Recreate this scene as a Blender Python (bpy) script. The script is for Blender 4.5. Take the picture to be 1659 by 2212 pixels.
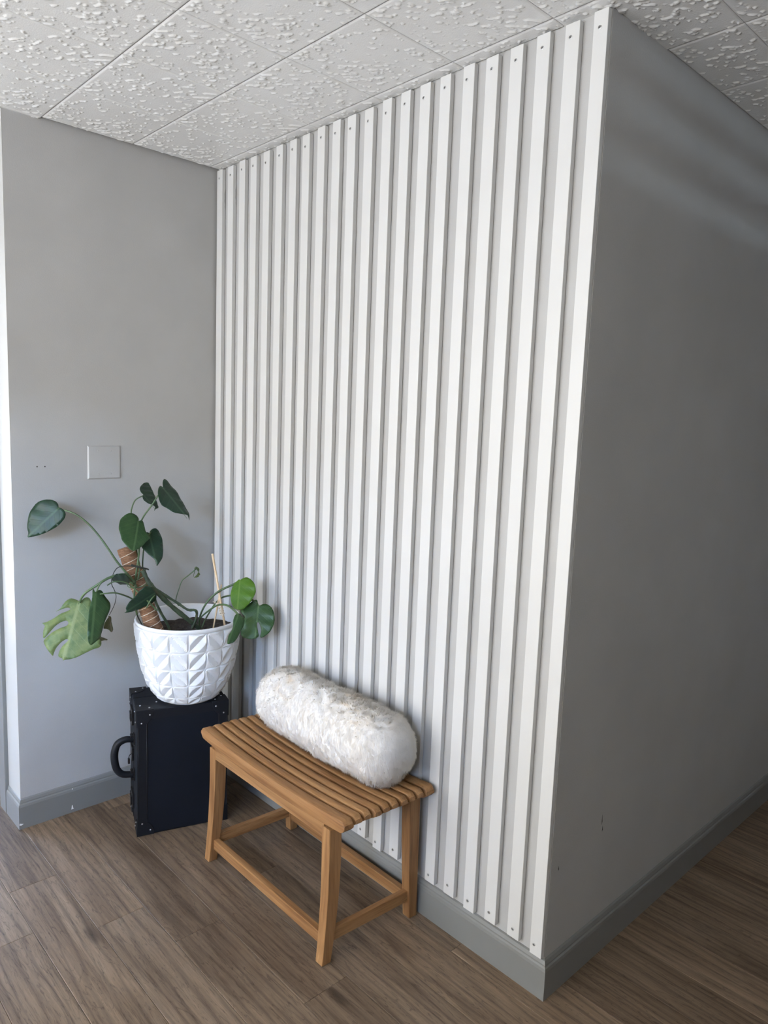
import bpy, bmesh, math, random
import numpy as np
from mathutils import Vector, Matrix, noise
from mathutils.geometry import delaunay_2d_cdt

for _o in list(bpy.data.objects):
    bpy.data.objects.remove(_o, do_unlink=True)
SC = bpy.context.scene
COL = SC.collection
rnd = random.Random(7)

# ------------------------------------------------------------------ camera
cam_d = bpy.data.cameras.new('camera')
cam_d.sensor_fit = 'HORIZONTAL'
cam_d.sensor_width = 36.0
cam_d.lens = 36.0 * 1569.378 / 1659.0
cam_d.clip_start = 0.02
cam = bpy.data.objects.new('camera', cam_d)
COL.objects.link(cam)
cr = Vector((0.68406958, 0.7284478, 0.03758486))
cu = Vector((-0.11974483, 0.06132303, 0.99090901))
cf = Vector((-0.71952067, 0.6823513, -0.12917708))
mw = Matrix((cr, cu, -cf)).transposed().to_4x4()
mw.translation = Vector((2.6395, -1.5482, 1.5129))
cam.matrix_world = mw
SC.camera = cam

# ------------------------------------------------------------------ sky, daylight, exposure
world = bpy.data.worlds.new('sky')
SC.world = world
world.use_nodes = True
_wn = world.node_tree.nodes
_wn.clear()
_sky = _wn.new('ShaderNodeTexSky')
_sky.sky_type = 'NISHITA'
_sky.sun_disc = False
_sky.sun_elevation = math.radians(50)
_sky.air_density = 1.0
_sky.dust_density = 0.2
_sky.ozone_density = 4.0
_sky.sun_rotation = math.radians(340)
_bg = _wn.new('ShaderNodeBackground')
_bg.inputs['Strength'].default_value = 15.0
_out = _wn.new('ShaderNodeOutputWorld')
world.node_tree.links.new(_sky.outputs[0], _bg.inputs[0])
world.node_tree.links.new(_bg.outputs[0], _out.inputs[0])

def area_light(name, loc, aim, sx, sy, power, color):
    d = bpy.data.lights.new(name, 'AREA')
    d.shape = 'RECTANGLE'; d.size = sx; d.size_y = sy
    d.energy = power; d.color = color
    o = bpy.data.objects.new(name, d); COL.objects.link(o)
    o.location = loc
    o.rotation_euler = Vector(aim).to_track_quat('-Z', 'Y').to_euler()
    return o
# daylight through two assumed, unseen shop windows, plus an added corner fill
area_light('assumed_side_daylight', (-1.70, -2.00, 1.32), (1, 0, 0.2), 2.1, 1.9, 18, (1.0, 0.95, 0.87))
area_light('assumed_front_daylight', (0.75, -3.32, 1.32), (0, 1, 0.42), 2.3, 1.9, 77, (1.0, 0.935, 0.83))
area_light('fill_corner_window', (2.65, -3.32, 1.88), (-0.1, 1, 0.85), 1.3, 0.82, 44, (1.0, 0.935, 0.83))  # added fill for the dark right wall and the left wall

# added spot, aimed through an added louvre to cast bands on the right wall
_sp = bpy.data.lights.new('added_band_spot', 'SPOT'); _sp.energy = 230; _sp.color = (0.68, 0.87, 1.0)
_sp.spot_size = math.radians(34); _sp.spot_blend = 0.6; _sp.shadow_soft_size = 0.07
_so = bpy.data.objects.new('added_band_spot', _sp); COL.objects.link(_so); _so.location = (7.9, 0.9, 0.2)
_so.rotation_euler = Vector((-4.0, 0.45, 1.32)).to_track_quat('-Z', 'Y').to_euler()

SC.view_settings.view_transform = 'Standard'
SC.view_settings.look = 'None'
SC.view_settings.gamma = 1.0
SC.view_settings.exposure = 0.0
SC.view_settings.use_curve_mapping = False
SC.render.film_transparent = False

# ------------------------------------------------------------------ helpers
H, L, D = 2.44, 1.6885, -0.7813

class MB:
    """collects polygons and links them as one mesh object"""
    def __init__(s): s.v, s.f, s.m, s.sm = [], [], [], []
    def add(s, vs, fs, mat=0, smooth=False):
        b = len(s.v); s.v += [tuple(v) for v in vs]
        for f in fs:
            s.f.append(tuple(i + b for i in f)); s.m.append(mat); s.sm.append(smooth)
    def box(s, a, b, mat=0, bev=0.0, mapf=None):
        x0, y0, z0 = a; x1, y1, z1 = b
        bm = bmesh.new()
        bmesh.ops.create_cube(bm, size=1.0)
        for v in bm.verts:
            v.co = Vector(((x0 + x1) / 2 + v.co.x * (x1 - x0), (y0 + y1) / 2 + v.co.y * (y1 - y0), (z0 + z1) / 2 + v.co.z * (z1 - z0)))
        if bev > 0:
            bmesh.ops.bevel(bm, geom=bm.edges[:], offset=bev, segments=2, affect='EDGES', profile=0.5)
        s.addbm(bm, mat, mapf)
    def addbm(s, bm, mat=0, mapf=None, smooth=False):
        bm.verts.index_update()
        s.add([mapf(v.co) if mapf else v.co for v in bm.verts], [[v.index for v in f.verts] for f in bm.faces], mat, smooth)
        bm.free()
    def tube(s, pts, rad, n=10, mat=0, cap=True, smooth=True):
        pts = [Vector(p) for p in pts]
        rr = rad if isinstance(rad, (list, tuple)) else [rad] * len(pts)
        up = None; vs = []
        for i, p in enumerate(pts):
            t = (pts[min(i + 1, len(pts) - 1)] - pts[max(i - 1, 0)]).normalized()
            if up is None:
                a = Vector((0, 0, 1)) if abs(t.z) < 0.9 else Vector((1, 0, 0))
                up = (a - t * a.dot(t)).normalized()
            else:
                up = (up - t * up.dot(t)).normalized()
            w = t.cross(up)
            for k in range(n):
                an = 2 * math.pi * k / n
                vs.append(p + (up * math.cos(an) + w * math.sin(an)) * rr[i])
        fs = []
        for i in range(len(pts) - 1):
            for k in range(n):
                a, b = i * n + k, i * n + (k + 1) % n
                fs.append((a, b, b + n, a + n))
        if cap:
            fs.append(tuple(reversed(range(n)))); fs.append(tuple(range((len(pts) - 1) * n, len(pts) * n)))
        s.add(vs, fs, mat, smooth)
    def build(s, name, mats, parent=None):
        me = bpy.data.meshes.new(name)
        me.from_pydata(s.v, [], s.f); me.update()
        for m in (mats if isinstance(mats, (list, tuple)) else [mats]): me.materials.append(m)
        me.polygons.foreach_set('material_index', s.m)
        me.polygons.foreach_set('use_smooth', s.sm)
        bm = bmesh.new(); bm.from_mesh(me); bmesh.ops.recalc_face_normals(bm, faces=bm.faces[:]); bm.to_mesh(me); bm.free()
        return link(name, me, parent)

def link(name, me, parent=None):
    o = bpy.data.objects.new(name, me); COL.objects.link(o)
    if parent: o.parent = parent
    return o
def tag(o, label=None, cat=None, group=None, kind=None):
    if label: o['label'] = label
    if cat: o['category'] = cat
    if group: o['group'] = group
    if kind: o['kind'] = kind
    return o
def empty(name, loc=(0, 0, 0), rz=0.0):
    o = bpy.data.objects.new(name, None); COL.objects.link(o)
    o.empty_display_size = 0.05
    o.location = loc; o.rotation_euler = (0, 0, rz)
    return o
def curve_pts(P, n=6):
    """Catmull-Rom through the points"""
    P = [Vector(p) for p in P]; out = []
    for i in range(len(P) - 1):
        a, b, c, d = P[max(i - 1, 0)], P[i], P[i + 1], P[min(i + 2, len(P) - 1)]
        for k in range(n):
            t = k / n
            out.append(0.5 * ((2 * b) + (c - a) * t + (2 * a - 5 * b + 4 * c - d) * t * t + (3 * b - a - 3 * c + d) * t ** 3))
    out.append(P[-1]); return out

# ------------------------------------------------------------------ materials
class NT:
    def __init__(s, name, rough=0.5, color=(.8, .8, .8), spec=0.5, metal=0.0):
        s.mat = bpy.data.materials.new(name); s.mat.use_nodes = True
        s.n, s.l = s.mat.node_tree.nodes, s.mat.node_tree.links
        s.b = s.n['Principled BSDF']
        s.b.inputs['Base Color'].default_value = (*color, 1)
        s.b.inputs['Roughness'].default_value = rough
        s.b.inputs['Specular IOR Level'].default_value = spec
        s.b.inputs['Metallic'].default_value = metal
    def new(s, t, **kw):
        x = s.n.new(t)
        for k, v in kw.items(): setattr(x, k, v)
        return x
    def co(s, kind='Object', scale=(1, 1, 1), rand=False, rot=(0, 0, 0)):
        tc = s.new('ShaderNodeTexCoord'); out = tc.outputs[kind]
        if rand:
            oi = s.new('ShaderNodeObjectInfo')
            m = s.new('ShaderNodeVectorMath', operation='MULTIPLY_ADD')
            c = s.new('ShaderNodeCombineXYZ')
            s.l.new(oi.outputs['Random'], c.inputs[0]); s.l.new(oi.outputs['Random'], c.inputs[1]); s.l.new(oi.outputs['Random'], c.inputs[2])
            s.l.new(c.outputs[0], m.inputs[0]); m.inputs[1].default_value = (37.0, 53.0, 71.0); s.l.new(out, m.inputs[2])
            out = m.outputs[0]
        mp = s.new('ShaderNodeMapping'); mp.inputs['Scale'].default_value = scale; mp.inputs['Rotation'].default_value = rot
        s.l.new(out, mp.inputs[0]); return mp.outputs[0]
    def noise(s, vec, scale, detail=4, rough=0.55, dist=0.0):
        x = s.new('ShaderNodeTexNoise'); x.inputs['Scale'].default_value = scale; x.inputs['Detail'].default_value = detail
        x.inputs['Roughness'].default_value = rough; x.inputs['Distortion'].default_value = dist
        s.l.new(vec, x.inputs['Vector']); return x.outputs['Fac']
    def ramp(s, fac, stops, interp='LINEAR'):
        r = s.new('ShaderNodeValToRGB'); e = r.color_ramp.elements; r.color_ramp.interpolation = interp
        while len(e) < len(stops): e.new(0.5)
        for q, (p, c) in zip(e, stops):
            q.position = p; q.color = (*c, 1) if len(c) == 3 else c
        s.l.new(fac, r.inputs[0]); return r.outputs[0]
    def mix(s, a, b, fac, mode='MIX'):
        x = s.new('ShaderNodeMix', data_type='RGBA', blend_type=mode)
        for sock, v in ((x.inputs[0], fac), (x.inputs[6], a), (x.inputs[7], b)):
            if isinstance(v, (int, float)): sock.default_value = v
            elif isinstance(v, tuple): sock.default_value = (*v, 1)
            else: s.l.new(v, sock)
        return x.outputs[2]
    def math(s, op, a, b=0.0, c=0.0):
        x = s.new('ShaderNodeMath', operation=op)
        for i, v in enumerate((a, b, c)):
            if isinstance(v, (int, float)): x.inputs[i].default_value = v
            else: s.l.new(v, x.inputs[i])
        return x.outputs[0]
    def color(s, sock): s.l.new(sock, s.b.inputs['Base Color']); return s
    def roughness(s, sock): s.l.new(sock, s.b.inputs['Roughness']); return s
    def bump(s, h, strength=0.3, dist=0.002):
        x = s.new('ShaderNodeBump'); x.inputs['Strength'].default_value = strength; x.inputs['Distance'].default_value = dist
        s.l.new(h, x.inputs['Height']); s.l.new(x.outputs[0], s.b.inputs['Normal']); return s

def g(v): return (v, v, v)

def mat_paint(name, col, rough, bscale=260, bstr=0.12, var=0.05):
    t = NT(name, rough)
    c = t.co()
    n = t.noise(c, 3.0, 3)
    lo = tuple(x * (1 - var) for x in col); hi = tuple(min(1, x * (1 + var)) for x in col)
    t.color(t.ramp(n, [(0.3, lo), (0.7, hi)]))
    t.bump(t.noise(c, bscale, 3), bstr, 0.0015)
    return t.mat

M = {}
M['wall'] = mat_paint('grey_wall_paint', (0.428, 0.426, 0.418), 0.52, 240, 0.22)
M['base'] = mat_paint('dark_grey_gloss_paint', (0.200, 0.202, 0.196), 0.34, 60, 0.06)
M['white'] = mat_paint('white_satin_paint', (0.605, 0.605, 0.592), 0.42, 160, 0.08, 0.025)
M['cream'] = mat_paint('off_white_paint', (0.44, 0.438, 0.42), 0.5, 200, 0.1)
M['chip'] = NT('bare_white_primer', 0.6, (0.85, 0.85, 0.85)).mat
M['dark_metal'] = NT('dark_bronze_aluminium', 0.4, (0.02, 0.02, 0.022), metal=0.6).mat
M['steel'] = NT('screw_steel', 0.35, (0.55, 0.55, 0.55), metal=0.9).mat
M['recess'] = NT('screw_recess', 0.6, (0.10, 0.10, 0.10)).mat
M['subfloor'] = NT('dark_underlay', 0.9, (0.02, 0.018, 0.015)).mat

t = NT('window_glass', 0.02, (1, 1, 1))
_tr = t.new('ShaderNodeBsdfTransparent'); _gl = t.new('ShaderNodeBsdfGlossy'); _gl.inputs['Roughness'].default_value = 0.02
_lw = t.new('ShaderNodeLayerWeight'); _lw.inputs['Blend'].default_value = 0.2
_mx = t.new('ShaderNodeMixShader')
t.l.new(_lw.outputs['Fresnel'], _mx.inputs[0]); t.l.new(_tr.outputs[0], _mx.inputs[1]); t.l.new(_gl.outputs[0], _mx.inputs[2])
t.l.new(_mx.outputs[0], t.n['Material Output'].inputs['Surface'])
M['glass'] = t.mat

# thickly painted ceiling tile (the stipple itself is relief in the mesh)
t = NT('painted_ceiling_tile', 0.27, spec=0.7)
c = t.co('Object', (1, 1, 1))
t.color(t.ramp(t.noise(c, 6, 3), [(0.3, (0.70, 0.70, 0.685)), (0.7, (0.74, 0.74, 0.725))]))
t.bump(t.noise(c, 260, 3), 0.35, 0.0012)
M['tile'] = t.mat
M['tile_back'] = NT('ceiling_board', 0.8, (0.40, 0.40, 0.39)).mat

# weathered oak vinyl plank, grain along x
t = NT('grey_brown_oak_plank', 0.46, spec=0.35)
c1 = t.co('Object', (1.3, 8.0, 8.0), True)
c2 = t.co('Object', (5.0, 120.0, 120.0), True)
c3 = t.co('Object', (1.6, 13.0, 13.0), True)
big = t.noise(c1, 1.0, 4, 0.6, 0.8)
fine = t.noise(c2, 1.0, 5, 0.7, 0.3)
wv = t.new('ShaderNodeTexWave', wave_type='BANDS', bands_direction='Y')
wv.inputs['Scale'].default_value = 0.75; wv.inputs['Distortion'].default_value = 13.0; wv.inputs['Detail'].default_value = 3; wv.inputs['Detail Scale'].default_value = 0.8
t.l.new(c3, wv.inputs['Vector'])
base = t.ramp(big, [(0.25, (0.085, 0.056, 0.036)), (0.42, (0.168, 0.119, 0.080)), (0.58, (0.228, 0.166, 0.114)), (0.78, (0.310, 0.235, 0.165))])
str_ = t.ramp(fine, [(0.26, g(0.42)), (0.42, g(0.88)), (0.55, g(1.02)), (0.74, g(1.32))])
colr = t.mix(base, str_, 0.9, 'MULTIPLY')
grain = t.ramp(wv.outputs['Fac'], [(0.0, g(0.62)), (0.22, g(0.98)), (1.0, g(1.06))])
colr = t.mix(colr, grain, 0.7, 'MULTIPLY')
pore = t.noise(t.co('Object', (26.0, 210.0, 210.0), True), 1.0, 3, 0.7, 1.6)
colr = t.mix(colr, t.ramp(pore, [(0.30, g(0.42)), (0.40, g(0.96)), (0.62, g(1.0)), (0.74, g(1.22))]), 0.85, 'MULTIPLY')
crk = t.noise(t.co('Object', (3.2, 34.0, 34.0), True), 1.0, 2, 0.5, 2.2)
colr = t.mix(colr, t.ramp(t.math('ABSOLUTE', t.math('SUBTRACT', crk, 0.5)), [(0.0, g(0.36)), (0.008, g(0.70)), (0.026, g(1.0))]), 0.7, 'MULTIPLY')
kn = t.new('ShaderNodeTexVoronoi'); kn.inputs['Scale'].default_value = 1.0
t.l.new(t.co('Object', (2.1, 6.3, 6.3), True), kn.inputs['Vector'])
knot = t.ramp(kn.outputs['Distance'], [(0.0, g(0.22)), (0.06, g(0.45)), (0.11, g(0.85)), (0.17, g(1.0))])
colr = t.mix(colr, knot, 0.8, 'MULTIPLY')
oi = t.new('ShaderNodeObjectInfo')
tint = t.ramp(oi.outputs['Random'], [(0.0, (0.86, 0.84, 0.82)), (0.5, (1.0, 1.0, 1.0)), (1.0, (1.13, 1.10, 1.06))])
t.color(t.mix(colr, tint, 1.0, 'MULTIPLY'))
t.roughness(t.ramp(fine, [(0.3, g(0.55)), (0.7, g(0.38))]))
t.bump(t.math('ADD', fine, t.math('MULTIPLY', wv.outputs['Fac'], 0.3)), 0.22, 0.0012)
M['plank'] = t.mat

def mat_teak(axis):
    t = NT('oiled_teak_' + axis, 0.5, spec=0.3)
    s = {'x': ((1.6, 26, 26), (6, 240, 240)), 'y': ((26, 1.6, 26), (240, 6, 240)), 'z': ((26, 26, 1.6), (240, 240, 6))}[axis]
    a = t.noise(t.co('Object', s[0], True), 1.0, 4, 0.6, 1.0)
    f = t.noise(t.co('Object', s[1], True), 1.0, 3, 0.6)
    b = t.ramp(a, [(0.22, (0.150, 0.066, 0.025)), (0.42, (0.260, 0.128, 0.050)), (0.60, (0.345, 0.182, 0.075)), (0.82, (0.480, 0.285, 0.130))])
    st = t.ramp(f, [(0.28, g(0.60)), (0.46, g(0.97)), (0.75, g(1.12))])
    oi = t.new('ShaderNodeObjectInfo')
    ti = t.ramp(oi.outputs['Random'], [(0.0, g(0.86)), (1.0, g(1.08))])
    t.color(t.mix(t.mix(b, st, 0.9, 'MULTIPLY'), ti, 1.0, 'MULTIPLY'))
    t.bump(f, 0.12, 0.001)
    return t.mat
for ax in 'xyz': M['teak_' + ax] = mat_teak(ax)

# ------------------------------------------------------------------ the setting
X0, X1, YF, YB = -1.62, 3.90, -3.24, 3.20          # inner faces of the shop
def struct(name, mb, mats, label, cat='wall', parent=None):
    return tag(mb.build(name, mats, parent), label, cat, kind='structure')

# floor: planks 144.7 mm wide along x with staggered end joints
mb = MB(); mb.box((X0 - .1, YF - .1, -.06), (X1 + .1, YB + .1, -.004))
floor = struct('floor', mb, M['subfloor'], 'grey brown wood plank floor running along the slatted wall', 'floor')
PW, PL = 0.1447, 1.22
joints = {-2: 0.583, -1: 0.353, 0: 0.68, 1: 0.88, 2: 1.297, 3: 0.77, 4: 1.15, 5: 0.2}
plank_me = {}
def plank_mesh(w):
    key = round(w, 4)
    if key not in plank_me:
        b = MB(); e = 0.0012; z0, z1 = -.004, 0.0; hw = PW / 2 - 0.0003; hl = w / 2 - 0.0003
        vs = [(-hl, -hw, z0), (hl, -hw, z0), (hl, hw, z0), (-hl, hw, z0), (-hl, -hw, z1 - .0008), (hl, -hw, z1 - .0008), (hl, hw, z1 - .0008), (-hl, hw, z1 - .0008),
              (-hl + e, -hw + e, z1), (hl - e, -hw + e, z1), (hl - e, hw - e, z1), (-hl + e, hw - e, z1)]
        b.add(vs, [(0, 1, 5, 4), (1, 2, 6, 5), (2, 3, 7, 6), (3, 0, 4, 7), (4, 5, 9, 8), (5, 6, 10, 9), (6, 7, 11, 10), (7, 4, 8, 11), (8, 9, 10, 11)])
        o = b.build('plank', M['plank']); plank_me[key] = o.data
        bpy.data.objects.remove(o)
    return plank_me[key]
k0, k1 = int((YF + .783) / PW) - 1, int((YB + .783) / PW) + 1
for k in range(k0, k1 + 1):
    yc = -.783 + (k + .5) * PW
    j = joints.get(k, rnd.uniform(0, PL))
    n0 = math.floor((X0 - j) / PL)
    xs = j + n0 * PL
    lo_x = X0 if yc - PW / 2 < D - .05 else (-1.2 if yc - PW / 2 < -.001 else L - .05)
    while xs < X1:
        a, b_ = max(xs, lo_x), min(xs + PL, X1)
        if b_ - a > 0.03:
            o = link('plank', plank_mesh(b_ - a), floor); o.location = ((a + b_) / 2, yc, 0)
        xs += PL

# ceiling: 309 mm square tiles
mb = MB(); mb.box((X0 - .1, YF - .1, H + .012), (X1 + .1, YB + .1, H + .10))
ceiling = struct('ceiling', mb, M['tile_back'], 'white stippled tile ceiling', 'ceiling')
S = 0.3093
_rs = np.random.RandomState(5)
_lat = [_rs.rand(64, 64) for _ in range(3)]
def vnoise(x, y, k):
    """smooth periodic value noise"""
    xi, yi = np.floor(x).astype(int), np.floor(y).astype(int); fx, fy = x - xi, y - yi
    fx, fy = fx * fx * (3 - 2 * fx), fy * fy * (3 - 2 * fy); q = _lat[k]
    return (q[xi % 64, yi % 64] * (1 - fx) + q[(xi + 1) % 64, yi % 64] * fx) * (1 - fy) + (q[xi % 64, (yi + 1) % 64] * (1 - fx) + q[(xi + 1) % 64, (yi + 1) % 64] * fx) * fy
def tile_mesh(w, d, seed):
    """stippled tile: raised dabs of plaster hanging below a flat bevelled face"""
    nx, ny = max(6, int(w / .0024)), max(6, int(d / .0024))
    hw, hd, e = w / 2 - .0004, d / 2 - .0007, .0040
    gx, gy = np.meshgrid(np.linspace(-hw, hw, nx + 1), np.linspace(-hd, hd, ny + 1), indexing='ij')
    px, py = gx + 3.7 * seed, gy + 1.3 * seed
    u, v = (px * .70 + py * .71), (-px * .71 + py * .70)
    wob = vnoise(px * 33, py * 33, 2) * .9
    n = .60 * vnoise(u * 58 + wob, v * 112 + wob, 0) + .40 * vnoise(u * 130, v * 230, 1)
    n += .16 * (vnoise(px * 13, py * 13, 2) - .5)
    k = np.clip((n - .655) / .085, 0, 1); k = k * k * (3 - 2 * k)
    ed = np.minimum(hw - np.abs(gx), hd - np.abs(gy))
    z = -.0028 * k * np.clip((ed - .004) / .004, 0, 1) + .0024 * np.clip(1 - ed / e, 0, 1)
    V = np.stack([gx, gy, z], 2).reshape(-1, 3)
    i, j = np.meshgrid(np.arange(nx), np.arange(ny), indexing='ij'); a = (i * (ny + 1) + j).ravel()
    Fq = np.stack([a, a + 1, a + ny + 2, a + ny + 1], 1)
    me = bpy.data.meshes.new('ceiling_tile'); me.from_pydata(V.tolist(), [], Fq.tolist()); me.update()
    me.polygons.foreach_set('use_smooth', np.ones(len(Fq), bool)); me.materials.append(M['tile']); return me
tile_me = {}
for i in range(-7, 13):
    for j in range(-12, 11):
        xa, xb, ya, yb = .3241 + i * S, .3241 + (i + 1) * S, -.0465 + j * S, -.0465 + (j + 1) * S
        if (ya + yb) / 2 < D: lo = X0
        elif ya < -0.01: lo = 0.0
        else: lo = L
        if yb > 0 and ya < 0 and xb < L: yb = 0.0
        xa, xb, ya, yb = max(xa, lo), min(xb, X1), max(ya, YF), min(yb, YB)
        if xb - xa < .02 or yb - ya < .02: continue
        key = (round(xb - xa, 3), round(yb - ya, 3), (i * 2 + j * 3) % 3 if xb - xa > .3 and yb - ya > .3 else 0)
        if key not in tile_me: tile_me[key] = tile_mesh(xb - xa, yb - ya, key[2])
        o = link('ceiling_tile', tile_me[key], ceiling); o.location = ((xa + xb) / 2, (ya + yb) / 2, H)

# walls
mb = MB(); mb.box((-.0, 0, 0), (L - .1, .1, H + .01))
wall_back = struct('wall_back', mb, M['wall'], 'grey wall clad with upright white battens')
mb = MB(); mb.box((L - .1, 0, 0), (L, YB, H + .01))
wall_right = struct('wall_right', mb, M['wall'], 'shadowed dark grey wall beyond the slatted corner')
mb = MB(); mb.box((-.20, D, 0), (0, .1, H + .01))
wall_left = struct('wall_left', mb, M['wall'], 'short grey side wall behind the potted plant')
mb = MB(); mb.box((-.131, D - .003, .10), (-.0005, D, H), bev=.0008)
struct('trim_1', mb, M['cream'], 'off-white painted end face of the short grey wall', 'trim')
mb = MB(); mb.box((-.20, D - .016, 0), (-.132, D, H), bev=.002)
struct('trim_2', mb, M['base'], 'grey door casing at the left edge of the picture', 'trim')
# doorway beside it: dark glazed door
mb = MB()
mb.box((-1.02, D + .02, .02), (-.93, D + .06, 2.05)); mb.box((-.29, D + .02, .02), (-.20, D + .06, 2.05))
mb.box((-.93, D + .02, .02), (-.29, D + .06, .26)); mb.box((-.93, D + .02, 1.95), (-.29, D + .06, 2.05))
door = struct('door_1', mb, M['dark_metal'], 'dark framed glass door beside the short wall', 'door')
mb = MB(); mb.box((-.93, D + .037, .26), (-.29, D + .043, 1.95)); mb.build('pane', M['glass'], door)
mb = MB(); mb.tube(curve_pts([(-.86, D + .02, .9), (-.86, D - .03, .92), (-.86, D - .03, 1.18), (-.86, D + .02, 1.2)], 5), .009); mb.build('door_handle', M['steel'], door)
mb = MB()
mb.box((X0 - .1, D, 0), (-1.02, D + .1, H + .01)); mb.box((-1.02, D, 2.05), (-.20, D + .1, H + .01))
struct('wall_door', mb, M['wall'], 'grey wall around the glazed door')
mb = MB(); mb.box((-1.2, D + 1.2, 0), (0, D + 1.25, H)); mb.box((-1.25, D + .1, 0), (-1.2, D + 1.25, H)); 
struct('wall_closet', mb, M['wall'], 'back of the dark room behind the glazed door')
# window walls, unseen; side and front windows assumed, corner one added
def window_wall(name, n, along_y, pos, a, b, oa, ob, z0, z1, label, wl):
    def bx(m, p, q, za, zb, d0, d1, bev=0):
        if along_y: m.box((d0, p, za), (d1, q, zb), bev=bev)
        else: m.box((p, d0, za), (q, d1, zb), bev=bev)
    d0, d1 = pos - .12, pos
    m = MB(); bx(m, a, oa, 0, H + .01, d0, d1); bx(m, ob, b, 0, H + .01, d0, d1); bx(m, oa, ob, 0, z0, d0, d1); bx(m, oa, ob, z1, H + .01, d0, d1)
    struct(name, m, M['wall'], label)
    m = MB(); f = .05
    nb = 3; step = (ob - oa) / nb
    for i in range(nb + 1): bx(m, oa + i * step - (f if i == nb else f / 2 if i else 0), oa + i * step + (0 if i == nb else f / 2 if i else f), z0, z1, pos - .08, pos - .03)
    bx(m, oa, ob, z0, z0 + f, pos - .08, pos - .03); bx(m, oa, ob, z1 - f, z1, pos - .08, pos - .03)
    w = struct('window_%d' % n, m, M['dark_metal'], wl, 'window')
    for i in range(nb):
        m = MB(); bx(m, oa + i * step, oa + (i + 1) * step, z0, z1, pos - .058, pos - .052); m.build('pane', M['glass'], w)
window_wall('wall_side', 1, True, X0, YF, D + .1, -3.05, -.95, .36, 2.28, 'grey wall around the assumed side shop window', 'dark framed side shop window, unseen and assumed')
window_wall('wall_front', 2, False, YF, X0 - .1, 1.95, -.40, 1.90, .36, 2.28, 'grey wall around the assumed front shop window', 'dark framed front shop window, unseen and assumed')
window_wall('wall_corner', 3, False, YF, 1.95, X1 + .1, 2.0, 3.30, 1.45, 2.30, 'grey wall around the added high corner window', 'dark framed high corner window, unseen and added as fill')  # unseen window, added and placed high to light the right side
mb = MB(); mb.box((X1, YF, 0), (X1 + .04, .25, H + .01)); mb.box((X1, 2.3, 0), (X1 + .04, YB, H + .01)); mb.box((X1, .25, 0), (X1 + .04, 2.3, 1.40)); mb.box((X1, .25, 1.645), (X1 + .04, 2.3, H + .01))  # slot added in the unseen wall to let the band spot through
struct('wall_east', mb, M['wall'], 'plain grey far side wall with an added louvred transom')
mb = MB()
for za, zb in ((1.40, 1.420), (1.452, 1.512), (1.544, 1.594), (1.626, 1.645)): mb.box((X1 + .012, .25, za), (X1 + .020, 2.3, zb))
struct('window_4', mb, M['dark_metal'], 'louvred transom in the far side wall, unseen and added to shape light bands', 'window')  # unseen louvre, added so its slits cut the spot into bands
mb = MB(); mb.box((L - .1, YB, 0), (X1 + .1, YB + .1, H + .01)); struct('wall_far', mb, M['wall'], 'plain grey end wall')

# added unseen building blocks hide most sky, leaving a gap for the corner window
mb = MB(); mb.box((-40, -16, -.2), (9.0, -15, 14)); mb.box((9.0, -16, -.2), (60, -15, 5.2)); mb.box((-17, -40, -.2), (-16, 20, 14)); mb.box((11, -5, -.2), (12, 20, 16)); mb.box((4.2, -3.1, -.35), (12, 20, -.12)); mb.box((-40, -60, -.35), (40, YF - .15, -.12))
M['street'] = NT('sky_blocker_brown', 0.9, (0.16, 0.13, 0.10)).mat
struct('exterior_sky_blockers', mb, M['street'], 'added pavement and unseen building blocks that hold back the sky light', 'street')
# baseboards, moulded profile (out, up)
PROF = [(0, 0), (.0134, 0), (.0134, .082), (.0118, .090), (.0085, .094), (.0085, .098), (.0050, .107), (0, .110)]
def baseboard(name, path, label, n_start=None, n_end=None):
    """path: floor points of the wall line; the board stands on its left-hand side"""
    P = [Vector((p[0], p[1], 0)) for p in path]
    def off(i, o):
        ds = []
        if i > 0: ds.append((P[i] - P[i - 1]).normalized())
        if i < len(P) - 1: ds.append((P[i + 1] - P[i]).normalized())
        ns = [Vector((-d.y, d.x, 0)) for d in ds]
        if i == 0 and n_start: ns.append(Vector((*n_start, 0)))
        if i == len(P) - 1 and n_end: ns.append(Vector((*n_end, 0)))
        if len(ns) == 1: return P[i] + ns[0] * o
        return P[i] + (ns[0] + ns[1]) * o
    m = MB(); n = len(PROF); vs = []
    for i in range(len(P)):
        for o, z in PROF:
            q = off(i, o); vs.append((q.x, q.y, z))
    fs = []
    for i in range(len(P) - 1):
        for k in range(n):
            a, b = i * n + k, i * n + (k + 1) % n
            fs.append((a, b, b + n, a + n))
    fs.append(tuple(range(n))); fs.append(tuple(range((len(P) - 1) * n, len(P) * n)))
    m.add(vs, fs)
    return struct(name, m, M['base'], label, 'baseboard')
baseboard('baseboard_back', [(L, 0), (0, 0)], 'grey moulded baseboard under the white battens', (1, 0), (1, 0))
baseboard('baseboard_right', [(L, YB), (L, 0)], 'dark grey moulded baseboard on the shadowed wall', None, (0, -1))
bl = baseboard('baseboard_left', [(0, 0), (0, D), (-.131, D)], 'grey moulded baseboard with chipped white paint by the suitcase', (0, -1))

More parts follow.
